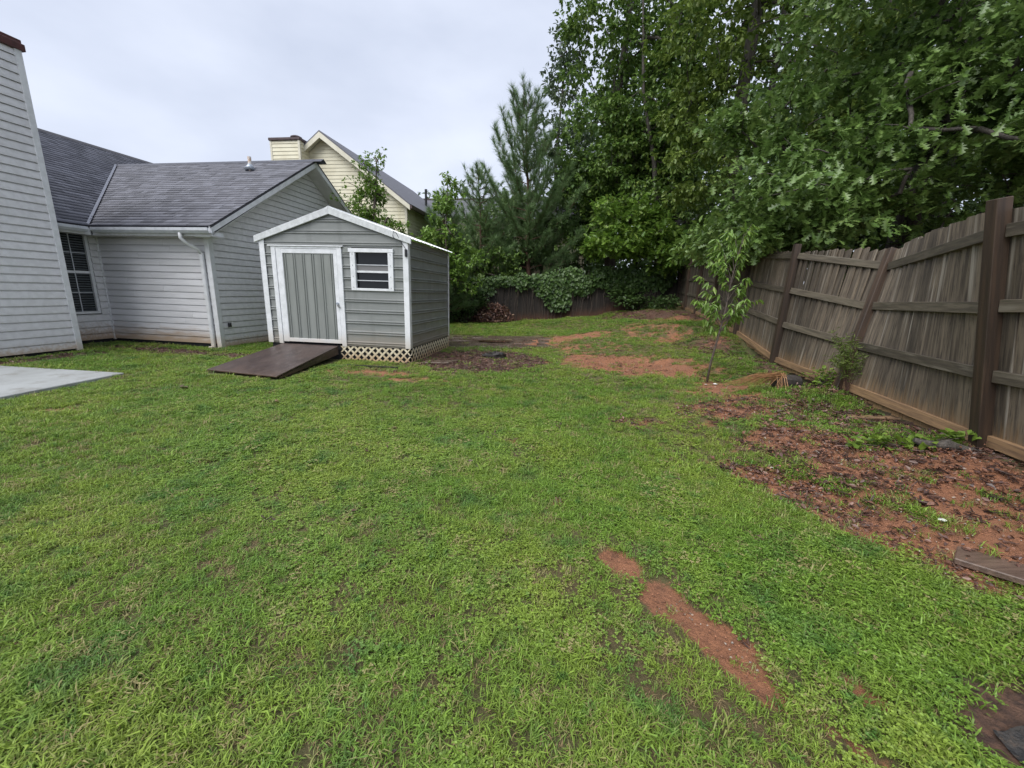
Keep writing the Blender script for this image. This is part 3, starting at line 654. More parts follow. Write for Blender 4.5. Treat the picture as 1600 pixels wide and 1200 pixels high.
def yroof(xa, za, xb, zb, n): return MB().prism([(xa, -.30, za), (xb, -.30, zb), (xb, YR, zb), (xa, YR, za)], (0, 0, -.06)).obj(n, MAT['shingle2'], yh)
yroof(YPX, YP, YX+.08, YE-.06, 'roof'); yroof(YPX, YP, YLX, YLZ, 'roof')
MB().prism([(YPX, -.31, YP-.055), (YX+.08, -.31, YE-.115), (YX+.08, -.31, YE-.28), (YPX, -.31, YP-.25)], (0, .05, 0)).obj('rake_board', MAT['creamtrim'], yh)
MB().prism([(YLX, -.31, YLZ-.055), (YPX, -.31, YP-.055), (YPX, -.31, YP-.25), (YLX, -.31, YLZ-.22)], (0, .05, 0)).obj('rake_board', MAT['creamtrim'], yh)
MB().prism([(YLX+.02, -.25, YLZ-.12), (YPX, -.25, YP-.12), (YPX, -.02, YP-.12), (YLX+.02, -.02, YLZ-.12)], (0, 0, -.02)).obj('rake_soffit', MAT['creamtrim'], yh)
MB().prism([(YPX, -.25, YP-.12), (YX, -.25, YE-.1), (YX, -.02, YE-.1), (YPX, -.02, YP-.12)], (0, 0, -.02)).obj('rake_soffit', MAT['creamtrim'], yh)
MB().box(YX+.05, YX+.16, -.3, YR, YE-.22, YE-.11).obj('gutter', MAT['brown'], yh)
# cross wing roof at the far end
MB().prism([(-4, YR-.4, 5.6), (7, YR-.4, 5.6), (7, YR+2.2, 7.0), (-4, YR+2.2, 7.0)], (0, 0, -.08)).obj('far_roof', MAT['shingle2'], yh)
MB().box(-3.9, 6.8, YR+.2, YR+4, 0, 5.6).obj('far_wall', MAT['cream'], yh)
MB().box(-4, 7, YR+2.1, YR+2.35, 6.97, 7.05).obj('far_ridge', MAT['brown'], yh)
# chimney with metal cap
cxa, cxb, cz_ = -4.90, -3.73, 6.60
yc = MB().box(cxa+.02, cxb-.02, -.53, .3, 0, cz_).obj('chimney', MAT['cream'], yh)
kind(lap(k(cxa+.05), k(cxb-.05), 3, cz_, lambda a, h, z: (a, -.54-h, z)).obj('siding', MAT['cream'], yc), 'stuff')
kind(lap(k(-.5), k(.3), 3, cz_, lambda a, h, z: (cxb-.012+h, a, z)).obj('siding', MAT['cream'], yc), 'stuff')
MB().box(cxa, cxa+.07, -.565, -.50, 3, cz_).obj('corner_trim', MAT['creamtrim'], yc); MB().box(cxb-.07, cxb+.012, -.57, -.49, 3, cz_).obj('corner_trim', MAT['creamtrim'], yc)
MB().box(cxa-.03, cxb+.04, -.60, .34, cz_, cz_+.09).obj('chimney_cap', MAT['brown'], yc, bevel=.01)
MB().tube([(-4.15, -.1, cz_+.09), (-4.15, -.1, cz_+.22)], .11, 12).obj('flue', MAT['brown'], yc)
MB().tube([(-4.15, -.1, cz_+.222), (-4.15, -.1, cz_+.25), (-4.15, -.1, cz_+.29)], [.20, .20, .12], 14).obj('flue_hat', MAT['brown'], yc)
zz = YP-(-1.55-YPX)*ys_
for xx, yy, hh in ((-1.05, 5.0, .75), (-1.85, 1.6, .25)):
    zz = YP-(xx-YPX)*ys_
    MB().tube([(xx, yy, zz-.1), (xx, yy, zz+hh)], .06, 8).obj('roof_vent', MAT['black'], yh)

# ------------------------------------------------------------------ fences
def picket_mesh(n, w=.138, h=1.0, d=.018):
    e = .012; pr = [(-w/2, 0), (w/2, 0), (w/2, h-e), (w/2-e, h), (-w/2+e, h), (-w/2, h-e)]
    return MB().prism([(x, -d/2, z) for x, z in pr], (0, d, 0)).mesh(n, MAT['picket'])
def frame(o, base, zax, xax, sz=1, sx=1):
    z = Vector(zax).normalized(); x = Vector(xax); x = (x-z*x.dot(z)).normalized(); y = z.cross(x)
    m = Matrix(((x.x*sx, y.x, z.x*sz, base[0]), (x.y*sx, y.y, z.y*sz, base[1]), (x.z*sx, y.z, z.z*sz, base[2]), (0, 0, 0, 1)))
    o.matrix_world = m
fence = thing('wooden_fence', 'leaning weathered wood privacy fence of grey-brown pickets along the bank', 'fence')
# (base x, y, top dx, dy, length): leaning posts
POST = [((3.15, .55), (-.03, .02), 1.98), ((3.72, 3.03), (-.36, .02), 1.88), ((4.05, 4.9), (.55, .30), 1.84), ((4.42, 6.8), (.06, -.02), 1.95), ((4.86, 8.9), (.10, .03), 1.90),
        ((5.4, 11.2), (.02, 0), 1.9), ((5.95, 13.5), (.05, 0), 1.9), ((6.55, 15.8), (0, 0), 1.9), ((7.1, 18), (0, 0), 1.9)]
PB = []; PT = []
for (x, y), (dx, dy), ln in POST:
    b_ = Vector((x, y, tz(x, y)-.02)); t_ = b_+Vector((dx, dy, math.sqrt(ln*ln-dx*dx-dy*dy))); PB.append(b_); PT.append(t_)
pm = MB().box(-.046, .046, -.046, .046, -.15, 1.0).mesh('post', MAT['post']); pk = picket_mesh('picket', h=1.83)
bvm = []
for i, (b_, t_) in enumerate(zip(PB, PT)):
    nb = PB[min(i+1, len(PB)-1)]-PB[max(i-1, 0)]
    ln = (t_-b_).length
    o = MB().box(-.046, .046, -.046, .046, -.15, ln).obj('post', MAT['post'], fence, bevel=.004); frame(o, b_, t_-b_, nb)
RF = (.045, .325, .60, .88)
for i in range(len(PB)-1):
    b0, b1, t0, t1 = PB[i], PB[i+1], PT[i], PT[i+1]; along = (b1-b0).normalized(); L_ = (b1-b0).length
    nrm = along.cross(Vector((0, 0, 1))).normalized()          # outwards (away from the yard): +x side
    if nrm.x < 0: nrm = -nrm
    for j, f in enumerate(RF):
        p, q = b0.lerp(t0, f+(.03 if i == 3 and j else 0)), b1.lerp(t1, f+(.03 if i == 2 and j else 0)); cut = .05
        d_ = (q-p).normalized(); jit = random.uniform(-.008, .008)
        p = p+d_*cut+nrm*(.022)+Vector((0, 0, jit)); q = q-d_*cut+nrm*.022-Vector((0, 0, jit))
        up = (b0.lerp(b1, .5)*-1+t0.lerp(t1, .5)).normalized()
        o = MB().box(0, (q-p).length, -.019, .019, -.045, .045).obj('kick_board' if j == 0 else 'rail', MAT['kick' if j == 0 else 'rail'], fence, bevel=.003)
        x_ = (q-p).normalized(); z_ = (up-x_*up.dot(x_)).normalized(); y_ = z_.cross(x_)
        o.matrix_world = Matrix(((x_.x, y_.x, z_.x, p.x), (x_.y, y_.y, z_.y, p.y), (x_.z, y_.z, z_.z, p.z), (0, 0, 0, 1)))
    n_ = max(1, int(L_/.1415))
    for q in range(n_):
        t_ = (q+.5)/n_; b_ = b0.lerp(b1, t_); tp = t0.lerp(t1, t_); zax = (tp-b_).normalized()
        zax = (zax+along*random.uniform(-.012, .012)).normalized()
        wob = random.uniform(-.004, .004)
        o = link('picket', pk, fence)
        dz = random.uniform(-.012, .012)
        frame(o, b_+nrm*(.052+wob)+zax*(dz-.02), zax, along, random.uniform(.993, 1.012), L_/n_/.1415*(1 if random.random() > .12 else .95))
# back fence
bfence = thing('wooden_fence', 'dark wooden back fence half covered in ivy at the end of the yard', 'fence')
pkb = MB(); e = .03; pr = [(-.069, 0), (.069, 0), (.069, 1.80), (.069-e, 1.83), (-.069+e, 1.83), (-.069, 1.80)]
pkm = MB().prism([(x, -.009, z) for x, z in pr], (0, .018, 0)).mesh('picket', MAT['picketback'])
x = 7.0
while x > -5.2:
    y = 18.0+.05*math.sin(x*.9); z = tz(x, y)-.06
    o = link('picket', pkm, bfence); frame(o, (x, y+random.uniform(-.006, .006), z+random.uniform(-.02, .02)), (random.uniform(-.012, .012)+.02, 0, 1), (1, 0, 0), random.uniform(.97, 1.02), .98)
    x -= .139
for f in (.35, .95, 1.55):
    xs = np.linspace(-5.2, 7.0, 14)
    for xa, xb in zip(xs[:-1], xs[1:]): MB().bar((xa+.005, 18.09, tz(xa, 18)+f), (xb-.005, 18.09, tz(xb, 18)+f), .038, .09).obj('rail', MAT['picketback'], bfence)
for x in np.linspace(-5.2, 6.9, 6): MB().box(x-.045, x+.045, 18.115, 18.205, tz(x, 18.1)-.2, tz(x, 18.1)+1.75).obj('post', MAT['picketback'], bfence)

# ------------------------------------------------------------------ foliage tools
def nrmz(a): return a/np.maximum(np.linalg.norm(a, axis=-1, keepdims=True), 1e-9)
def leaf_t(kind_):
    """template: verts (leaf along +Y, normal +Z, unit length), faces of equal size"""
    if kind_ == 'oak':
        o = [(0, 0), (.13, .14), (.05, .24), (.30, .34), (.065, .43), (.37, .62), (.10, .69), (.25, .90), (0, 1.0)]
        R = [(x, y, .10*x*2-.12*(y-.4)**2) for x, y in o]; Lf = [(-x, y, z) for x, y, z in R[1:-1]]
        n = len(R); V = R+Lf
        return np.array(V), np.array([list(range(n)), [0]+[n-1]+list(range(n+len(Lf)-1, n-1, -1))])
    wd = {'oval': .30, 'lance': .14, 'round': .42, 'small': .24, 'hair': .03}[kind_]
    V = [(0, 0, 0), (wd, .42, .07), (wd*.55, .8, .02), (0, 1, -.10), (-wd*.55, .8, .02), (-wd, .42, .07)]
    return np.array(V), np.array([[0, 1, 2, 3], [0, 3, 4, 5]])
def leaves(name, P, A, Nn, size, kind_, mat, tint=None):
    V, Fc = leaf_t(kind_); n = len(P)
    A = nrmz(A); X = nrmz(np.cross(A, Nn)); Z = np.cross(X, A); size = np.broadcast_to(size, (n,))[:, None, None]
    W_ = P[:, None, :]+size*(V[None, :, 0:1]*X[:, None, :]+V[None, :, 1:2]*A[:, None, :]+V[None, :, 2:3]*Z[:, None, :])
    F_ = (np.arange(n)[:, None, None]*len(V)+Fc[None]).reshape(-1, Fc.shape[1])
    if tint is None: tint = RNG.random(n)
    return npmesh(name, W_.reshape(-1, 3), F_, mat, np.repeat(tint, len(Fc)))
def rdir(n): return nrmz(RNG.normal(size=(n, 3)))
def branch_net(trunk_pts, nodes, base_r, name, mat, parent, curve=.12, minr=.008, mb=None):
    """joins every leaf cluster to the nearest node already joined"""
    pts = [Vector(p) for p in trunk_pts]; par = [-1]*len(pts); nt_ = len(pts)
    nodes = sorted(nodes, key=lambda c: min((Vector(c)-p).length for p in pts[:nt_]))
    for c in nodes:
        c = Vector(c); best = None
        for i, p in enumerate(pts):
            if p.z > c.z+.6: continue
            d_ = (p-c).length+(.4 if i < nt_ else 0)
            if best is None or d_ < best[0]: best = (d_, i)
        par.append(best[1] if best else nt_-1); pts.append(c)
    desc = [1]*len(pts)
    for i in range(len(pts)-1, nt_-1, -1):
        if par[i] >= 0: desc[par[i]] += desc[i]
    for i in range(nt_, len(pts)):
        a = pts[par[i]]; c = pts[i]; m_ = (a+c)/2+Vector((random.uniform(-1, 1), random.uniform(-1, 1), random.uniform(-.3, 1)))*curve*(c-a).length
        r0 = min(minr*math.sqrt(desc[i])*1.5, base_r*.5); r1 = r0*.7
        mb.tube([a, m_, c], [r0, (r0+r1)/2, r1], 5, False)
    return mb.obj(name, mat, parent, smooth=True)
def tree(name, label, base, trunk, rad0, blobs, leaf, size, mat, per, cr_, group=None, bark='bark', droop=.25, seed=1, spread=1.0, shell=.55, extra_nodes=()):
    """trunk: polyline relative to base; blobs: (centre, radii, number of clusters) absolute; per: leaves per cluster; cr_: cluster radius"""
    global RNG
    RNG = np.random.default_rng(seed); random.seed(seed)
    bx, by = base; bz = tz(bx, by)-.05; t_ = thing(name, label, 'tree', (bx, by, bz), 0, group); off = Vector((bx, by, bz))
    tp = [Vector(p) for p in trunk]; n = len(tp)
    rs = [rad0*(1.35 if i == 0 else 1-.8*i/(n-1)) for i in range(n)]
    tmb = MB().tube(tp, rs, 10)
    nodes = []
    for (c, r, m_) in blobs:
        d_ = rdir(m_)*(RNG.random((m_, 1))**(1/3)*(1-shell)+shell*RNG.random((m_, 1))**.2); nodes.append(np.array(c)+d_*np.array(r))
    nodes = np.concatenate(nodes); nodes[:, 2] = np.maximum(nodes[:, 2], bz+.4)
    loc = nodes-np.array(off)
    tps = []
    for i in range(n-1):
        for q in (0, .5): tps.append(tp[i].lerp(tp[i+1], q))
    tps.append(tp[-1])
    branch_net(tps[1:], [tuple(p) for p in loc], rad0, 'trunk', MAT[bark], t_, minr=.007, mb=tmb)
    P = []; A = []; Nn = []; cnt = []
    per_ = np.maximum(6, (per*(.5+RNG.random(len(loc)))).astype(int))
    for c, m_ in zip(loc, per_):
        k5 = 5; mt = max(2, m_//k5); d5 = rdir(mt); rr = cr_*(.6+.7*RNG.random())*np.array([1, 1, .55]); tw = d5*RNG.random((mt, 1))**.4*rr
        dd = np.repeat(d5, k5, 0)[:m_]; tw = np.repeat(tw, k5, 0)[:m_]; m2_ = len(dd); cnt.append(m2_)
        P.append(c+tw+rdir(m2_)*size*.22)
        ax = dd*np.array([1, 1, .35])*.7+rdir(m2_)*.85; ax[:, 2] -= droop; A.append(ax)
        nn = rdir(m2_)*.5; nn[:, 2] += .95; nn += dd*.3; Nn.append(nn)
    P = np.concatenate(P); A = np.concatenate(A); Nn = np.concatenate(Nn)
    tint = np.clip(np.repeat(RNG.random(len(loc)), cnt)*.5+RNG.random(len(P))*.6-.05, 0, 1)
    link('crown', leaves('crown', P, A, Nn, size*(.65+.7*RNG.random(len(P))), leaf, LEAF[mat], tint), t_)
    return t_
def ln(*p): return [tuple(q) for q in p]

TREES = [
 # near oak whose limbs hang over the leaning fence
 dict(name='oak_tree', label='oak with lobed grey-green leaves hanging over the leaning fence', base=(8.0, 8.8), trunk=ln((0, 0, 0), (-.1, 0, 2), (.1, -.1, 4.5), (0, .1, 7), (.2, .2, 9.5)), rad0=.26,
   blobs=[((4.75, 8.1, 3.3), (1.0, 1.2, .62), 20), ((5.9, 8.2, 3.75), (1.3, 1.2, .85), 30), ((7.2, 7.9, 4.4), (1.5, 1.4, 1.2), 40), ((8.0, 6.6, 4.9), (1.7, 1.3, 1.2), 40), ((6.3, 8.8, 6.6), (1.6, 1.6, 1.3), 34),
          ((8.6, 7.2, 7.4), (2.2, 1.8, 1.7), 46), ((4.9, 9.0, 4.9), (.9, 1.1, .6), 16), ((8.8, 8.0, 3.2), (2.0, 1.2, .7), 30), ((7.0, 5.4, 3.75), (.8, .7, .5), 12), ((10.2, 6.2, 5.2), (1.6, 1.6, 1.8), 24), ((6.6, 8.2, 9.2), (2.2, 1.8, 1.4), 30), ((4.9, 9.2, 2.75), (.8, 1.0, .4), 16), ((4.75, 8.0, 2.55), (.6, .7, .35), 12), ((5.3, 7.6, 2.75), (.7, .6, .3), 8), ((8.6, 9.6, 8.4), (2, 1.6, 2), 26)],
   leaf='oak', size=.15, mat='oak', per=105, cr_=.62, seed=21, droop=.3),
 dict(name='tall_tree', label='tall straight-trunked tree with yellowish leaves just beyond the fence corner', base=(7.0, 14.3), trunk=ln((0, 0, 0), (.05, 0, 3), (-.05, .1, 7), (.1, 0, 11), (0, 0, 15), (.1, 0, 19)), rad0=.27,
   blobs=[((7.9, 15.2, 11.5), (2.6, 1.2, 3.4), 50), ((5.6, 13.8, 9.6), (1.6, 1.6, 2.2), 30), ((9.2, 12.6, 9.2), (1.7, 1.6, 2.4), 34), ((6.0, 14.6, 5.6), (1.4, 1.4, 1.2), 18), ((7.2, 14, 16), (3, 2.4, 2.6), 40), ((8.2, 12.8, 6.2), (1.3, 1.2, 1.3), 16), ((5.9, 14.6, 7.2), (1.2, 1.0, 1.2), 20), ((8.9, 13.4, 13), (1.6, 1.6, 2.4), 30)],
   leaf='oval', size=0.156, mat='olive', per=123, cr_=.72, seed=22, droop=.55),
 dict(name='lime_tree', label='bright yellow-green low branched tree over the back fence', base=(5.6, 18.9), trunk=ln((0, 0, 0), (-.2, -.2, 1.8), (-.7, -.6, 3.2), (-1.2, -1, 4.6)), rad0=.13,
   blobs=[((3.9, 17.3, 3.6), (1.2, 1.0, .7), 24), ((5.3, 17.4, 4.2), (1.3, 1.1, .8), 26), ((4.4, 17.8, 4.9), (1.4, 1.0, .6), 18), ((6.3, 17.2, 3.3), (1.0, .9, .6), 14)],
   leaf='oak', size=.22, mat='lime', per=80, cr_=.55, seed=23),
 dict(name='broadleaf_tree', label='large dense green tree at the edge of the sky behind the back fence', base=(4.6, 20.8), trunk=ln((0, 0, 0), (.1, 0, 4), (-.2, 0, 9), (.1, 0, 14), (0, 0, 19)), rad0=.26,
   blobs=[((3.6, 20.2, 8.0), (1.7, 1.6, 2.6), 46), ((3.7, 20.6, 13), (1.9, 2.0, 3.4), 60), ((5.8, 20.2, 10.5), (2.0, 2.0, 3), 50), ((5.6, 19.8, 5.9), (1.8, 1.6, 1.5), 30), ((4.2, 20.5, 17.5), (2.4, 2, 2.2), 40), ((3.5, 20.0, 4.4), (1.2, 1.2, 1.3), 22), ((3.2, 20.2, 6.2), (1.0, 1.0, 1.5), 20), ((5.0, 19.6, 7.8), (1.6, 1.2, 1.6), 26), ((6.6, 20, 8), (1.6, 1.4, 2), 26)],
   leaf='oval', size=0.179, mat='mid', per=130, cr_=.78, seed=24, droop=.5),
 dict(name='broadleaf_tree', label='leafy tree with crooked bare limbs rising left of the tall trunk', base=(6.6, 18.9), trunk=ln((0, 0, 0), (-.3, 0, 3), (-.9, -.2, 6), (-1.6, -.2, 8.5), (-1.9, 0, 12)), rad0=.16,
   blobs=[((6.4, 18.4, 8.6), (1.6, 1.4, 2.2), 34), ((5.4, 18.2, 13), (2, 1.8, 2.4), 36), ((7.4, 17.6, 12.5), (1.8, 1.8, 2.6), 36), ((7.4, 18.2, 5.6), (1.4, 1.2, 1.3), 20)],
   leaf='oval', size=0.164, mat='mid', per=108, cr_=.75, seed=25, droop=.5),
 dict(name='thin_tree', label='thin grey-green tree with sky showing through behind the pine', base=(2.0, 24), trunk=ln((0, 0, 0), (.2, 0, 4), (0, 0, 8), (.3, 0, 13)), rad0=.16,
   blobs=[((2.0, 24, 11.0), (1.2, 1.2, 2.6), 30), ((1.6, 24, 7), (1.6, 1.4, 2.4), 34), ((3.0, 24, 8.0), (1.3, 1.2, 2.2), 26), ((2.5, 24, 13.6), (.8, .8, 1.4), 14)],
   leaf='small', size=.20, mat='bluish', per=62, cr_=.65, seed=26),
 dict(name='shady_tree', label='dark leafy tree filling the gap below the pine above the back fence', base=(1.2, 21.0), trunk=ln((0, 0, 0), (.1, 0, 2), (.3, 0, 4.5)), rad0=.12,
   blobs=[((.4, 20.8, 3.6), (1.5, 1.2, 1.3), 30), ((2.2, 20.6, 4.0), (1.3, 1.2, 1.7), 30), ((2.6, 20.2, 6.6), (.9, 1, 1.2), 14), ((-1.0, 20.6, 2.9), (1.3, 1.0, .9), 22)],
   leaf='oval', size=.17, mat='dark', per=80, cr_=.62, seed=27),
 dict(name='hazy_tree', label='rounded grey-green tree filling the gap between the two pines', base=(-.9, 22.6), trunk=ln((0, 0, 0), (.1, 0, 2.5), (0, 0, 6)), rad0=.13,
   blobs=[((-.9, 22.6, 5.2), (1.3, 1.2, 1.5), 34), ((-2.2, 22.4, 4.2), (1.3, 1.1, 1.3), 28), ((.6, 22.4, 5.4), (1.1, 1.0, 1.8), 26), ((-3.6, 22.2, 3.6), (1.1, 1.0, 1.2), 20)],
   leaf='oval', size=.19, mat='mid', per=62, cr_=.62, seed=34),
 dict(name='fence_bush', label='mid-green bushy tree spilling over the back fence behind the brush pile', base=(-1.7, 18.8), trunk=ln((0, 0, 0), (.1, 0, 1.2), (0, 0, 2.8)), rad0=.07,
   blobs=[((-2.2, 18.6, 2.7), (1.1, .6, .8), 24), ((-.8, 18.7, 2.6), (1.0, .6, .7), 20), ((-3.2, 18.4, 2.2), (.8, .6, .8), 16)],
   leaf='oval', size=.13, mat='mid', per=70, cr_=.45, seed=35, bark='barkthin'),
 dict(name='leafy_sapling', label='light green leafy young tree rising beside the metal shed eave', base=(-2.6, 15.6), trunk=ln((0, 0, 0), (.1, 0, 1.8), (.0, 0, 3.4), (.1, 0, 5.2)), rad0=.06,
   blobs=[((-2.7, 15.6, 3.2), (.8, .8, 1.0), 20), ((-2.5, 15.6, 4.8), (.32, .3, .8), 10), ((-1.8, 15.7, 2.4), (.8, .7, .9), 18), ((-3.4, 15.8, 2.7), (.7, .6, .8), 14)],
   leaf='oval', size=.13, mat='peach', per=60, cr_=.40, seed=28, bark='barkthin'),
 dict(name='slender_tree', label='slender sparse topped tree between the shed roof and the cream house', base=(-4.05, 12.2), trunk=ln((0, 0, 0), (.05, 0, 2), (0, 0, 3.6), (.08, 0, 4.2), (.12, .05, 4.9)), rad0=.06,
   blobs=[((-4.15, 12.2, 3.9), (.42, .45, .7), 26), ((-4.2, 12.2, 3.1), (1.05, .8, .6), 34), ((-3.4, 12.2, 2.9), (.7, .6, .6), 20), ((-5.0, 12.2, 2.9), (.5, .5, .6), 14), ((-4.1, 12.2, 4.55), (.28, .3, .4), 8), ((-3.95, 12.2, 5.05), (.4, .3, .25), 3), ((-4.7, 12.2, 4.1), (.35, .3, .4), 4)],
   leaf='small', size=.08, mat='lime', per=70, cr_=.27, seed=29, bark='barkthin'),
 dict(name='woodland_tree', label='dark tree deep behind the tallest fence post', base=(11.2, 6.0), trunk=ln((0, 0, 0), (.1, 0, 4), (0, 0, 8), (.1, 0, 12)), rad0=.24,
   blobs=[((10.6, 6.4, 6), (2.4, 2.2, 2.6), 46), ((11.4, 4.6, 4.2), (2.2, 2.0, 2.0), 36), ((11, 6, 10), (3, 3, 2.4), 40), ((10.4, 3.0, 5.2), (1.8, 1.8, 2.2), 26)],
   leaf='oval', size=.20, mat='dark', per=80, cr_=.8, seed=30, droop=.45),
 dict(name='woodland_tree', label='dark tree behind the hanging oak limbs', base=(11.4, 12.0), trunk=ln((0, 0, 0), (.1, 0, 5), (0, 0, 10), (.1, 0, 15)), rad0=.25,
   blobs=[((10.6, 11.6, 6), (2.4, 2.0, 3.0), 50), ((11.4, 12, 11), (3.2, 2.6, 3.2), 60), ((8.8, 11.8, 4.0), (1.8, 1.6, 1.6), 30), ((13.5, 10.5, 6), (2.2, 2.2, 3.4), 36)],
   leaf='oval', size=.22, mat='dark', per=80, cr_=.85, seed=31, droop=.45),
 dict(name='understory_tree', label='low bushy tree crowding the top of the fence below the tall trunk', base=(7.4, 12.2), trunk=ln((0, 0, 0), (-.1, 0, 1.5), (-.2, 0, 3.2)), rad0=.09,
   blobs=[((6.8, 12.0, 3.2), (1.2, 1.2, 1.0), 26), ((7.8, 12.4, 4.4), (1.4, 1.2, 1.0), 24), ((5.6, 11.2, 3.0), (.7, 1.2, .5), 16), ((6.0, 13.6, 3.2), (.8, 1.2, .6), 16), ((7.6, 15.2, 3.6), (1.2, 1.4, 1.2), 24), ((8.4, 10.6, 3.0), (1.2, 1.2, 1.0), 20)],
   leaf='oval', size=.18, mat='mid', per=80, cr_=.62, seed=32, droop=.4),
]
for T_ in TREES: tree(**T_)
# distant single trees above the roofs
for nm, lb, b_, hgt, wd, m_, sd in (('distant_tree', 'distant grey-green tree top past the roof vent of the cream house', (-8.6, 41), 10.8, 1.6, 'bluish', 41),
                     ('distant_tree', 'distant pointed tree above the far cross roof of the cream house', (-5.0, 40), 11.2, 1.1, 'bluish', 42),
                     ('distant_tree', 'distant low rounded tree behind the far cross roof', (-6.4, 42), 9.0, 2.0, 'olive', 43), ('distant_tree', 'distant low tree left of the pine top', (-3.4, 38), 8.6, 1.7, 'olive', 44)):
    tree(nm, lb, b_, ln((0, 0, 0), (0, 0, hgt*.5), (0, 0, hgt*.93)), .16, [((*b_, hgt*.62), (wd, wd, hgt*.26), 34), ((*b_, hgt*.86), (wd*.5, wd*.5, hgt*.13), 12)], 'small', .34, m_, 26, .75, seed=sd)

# ------------------------------------------------------------------ pines
def pine(label, base, H, seed, spread, z0=.2, lean=(0, 0), dens=1.0, up=.75, nl=.26):
    global RNG
    RNG = np.random.default_rng(seed); random.seed(seed); bx, by = base; bz = tz(bx, by)-.05
    t_ = thing('pine_tree', label, 'tree', (bx, by, bz), 0, 'pines beyond the back fence')
    tp = [Vector((lean[0]*q+random.uniform(-.06, .06), lean[1]*q, H*q)) for q in (0, .2, .4, .6, .8, .92, 1)]
    MB().tube(tp, [.17*H/12*(1.05-q) for q in (0, .2, .4, .6, .8, .92, 1)], 8).obj('trunk', MAT['pinebark'], t_, smooth=True)
    def tk(z):
        q = min(max(z/H, 0), .999); i = 0; ks = (0, .2, .4, .6, .8, .92, 1)
        while ks[i+1] < q: i += 1
        return tp[i].lerp(tp[i+1], (q-ks[i])/(ks[i+1]-ks[i]))
    mb = MB(); P = []; D = []
    z = H*z0; a0 = 0
    while z < H*.985:
        q = (z/H-z0)/(1-z0); Lb = spread*(1-q)**.75*(.55+.45*min(1, q*4+.3))+.22
        for k_ in range(4 if dens < 1.5 else 5):
            a = a0+k_*2*math.pi/4.3+random.uniform(-.35, .35); L_ = Lb*random.uniform(.6, 1.12); o = tk(z+random.uniform(-.1, .1))
            hd = Vector((math.cos(a), math.sin(a), 0)); pts = [o+hd*(L_*s)+Vector((0, 0, L_*(up*s*s*(.6+q)-.06*s))) for s in (0, .35, .7, 1)]
            mb.tube(pts, [.022, .016, .011, .006], 4, False)
            for s in np.linspace(.25, 1, max(3, int(L_*4.2*dens))):
                i = 0 if s < .35 else (1 if s < .7 else 2); kk = (0, .35, .7, 1); f = (s-kk[i])/(kk[i+1]-kk[i])
                c = pts[i].lerp(pts[i+1], f); d_ = (pts[i+1]-pts[i]).normalized()
                for _ in range(2):
                    sd_ = Vector((random.gauss(0, 1), random.gauss(0, 1), random.gauss(0, .5))); dd = (d_+sd_*.42+Vector((0, 0, .35))).normalized(); tw = random.uniform(.08, .30)*(1 if s < .95 else .5)
                    e = c+dd*tw; P.append(e); D.append(dd)
                    if tw > .15: mb.tube([c, e], [.007, .004], 3, False)
        z += H*.045; a0 += 1.1
    mb.obj('branches', MAT['pinebark'], t_, smooth=True)
    P = np.array(P); D = np.array(D); m_ = 34; n = len(P)
    base_ = np.repeat(P, m_, 0)-np.repeat(D, m_, 0)*(RNG.random((n*m_, 1))*.16); dd = nrmz(np.repeat(D, m_, 0)*.95+RNG.normal(size=(n*m_, 3))*.42)
    sd_ = nrmz(np.cross(dd, rdir(n*m_)))*.0055; L_ = nl*(.7+.5*RNG.random((n*m_, 1)))
    V = np.stack([base_-sd_, base_+sd_, base_+dd*L_], 1).reshape(-1, 3)
    link('needles', npmesh('needles', V, np.arange(len(V)).reshape(-1, 3), LEAF['needle'], np.repeat(RNG.random(n), m_)*.6+RNG.random(n*m_)*.4), t_)
pine('tall pine with brushy upswept branches standing against the sky', (.75, 20.0), 9.4, 51, 2.75, .20, (-.5, 0), 2.3, 1.0, .32)
pine('small bushy pine right beside the shed roof edge', (-2.9, 16.9), 4.9, 52, 1.35, .12, (0, 0), 1.5, .5, .28)
pine('middling pine leaning over the back fence left of the tall pine', (-1.5, 19.6), 6.6, 53, 1.9, .2, (-.3, 0), 1.3, .6, .3)

# ------------------------------------------------------------------ far woodland, one mass
RNG = np.random.default_rng(77)
n = 76000
az = RNG.random(n)
X = 3.5+az*34; Y = 27+RNG.random(n)*16-np.clip((X-12)*.9, 0, 22)+np.clip((X-24), 0, 20)*-.3
topz = 11+9*fnoise(X, Y, .22, 5)
topz = np.where(X < 5, topz*.7, topz)
Z = 1+RNG.random(n)*topz+.5
keep = fnoise(X*1.3+Z*.7, Y+Z*1.3, .55, 8) > .36; X, Y, Z = X[keep], Y[keep], Z[keep]; n = len(X)
m2 = 7000; X2 = -14+RNG.random(m2)*18; Y2 = 27+RNG.random(m2)*8; Z2 = RNG.random(m2)*(2.6+1.4*fnoise(X2, Y2, .3, 4)); X = np.r_[X, X2]; Y = np.r_[Y, Y2]; Z = np.r_[Z, Z2]; n += m2
ax = rdir(n); ax[:, 2] -= .3; nn = rdir(n)*.7; nn[:, 2] += .7
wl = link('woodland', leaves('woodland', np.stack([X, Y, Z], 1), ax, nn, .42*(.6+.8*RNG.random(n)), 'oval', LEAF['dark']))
kind(wl, 'stuff'); wl['label'] = 'dark distant woodland closing the view behind the trees'; wl['category'] = 'woodland'
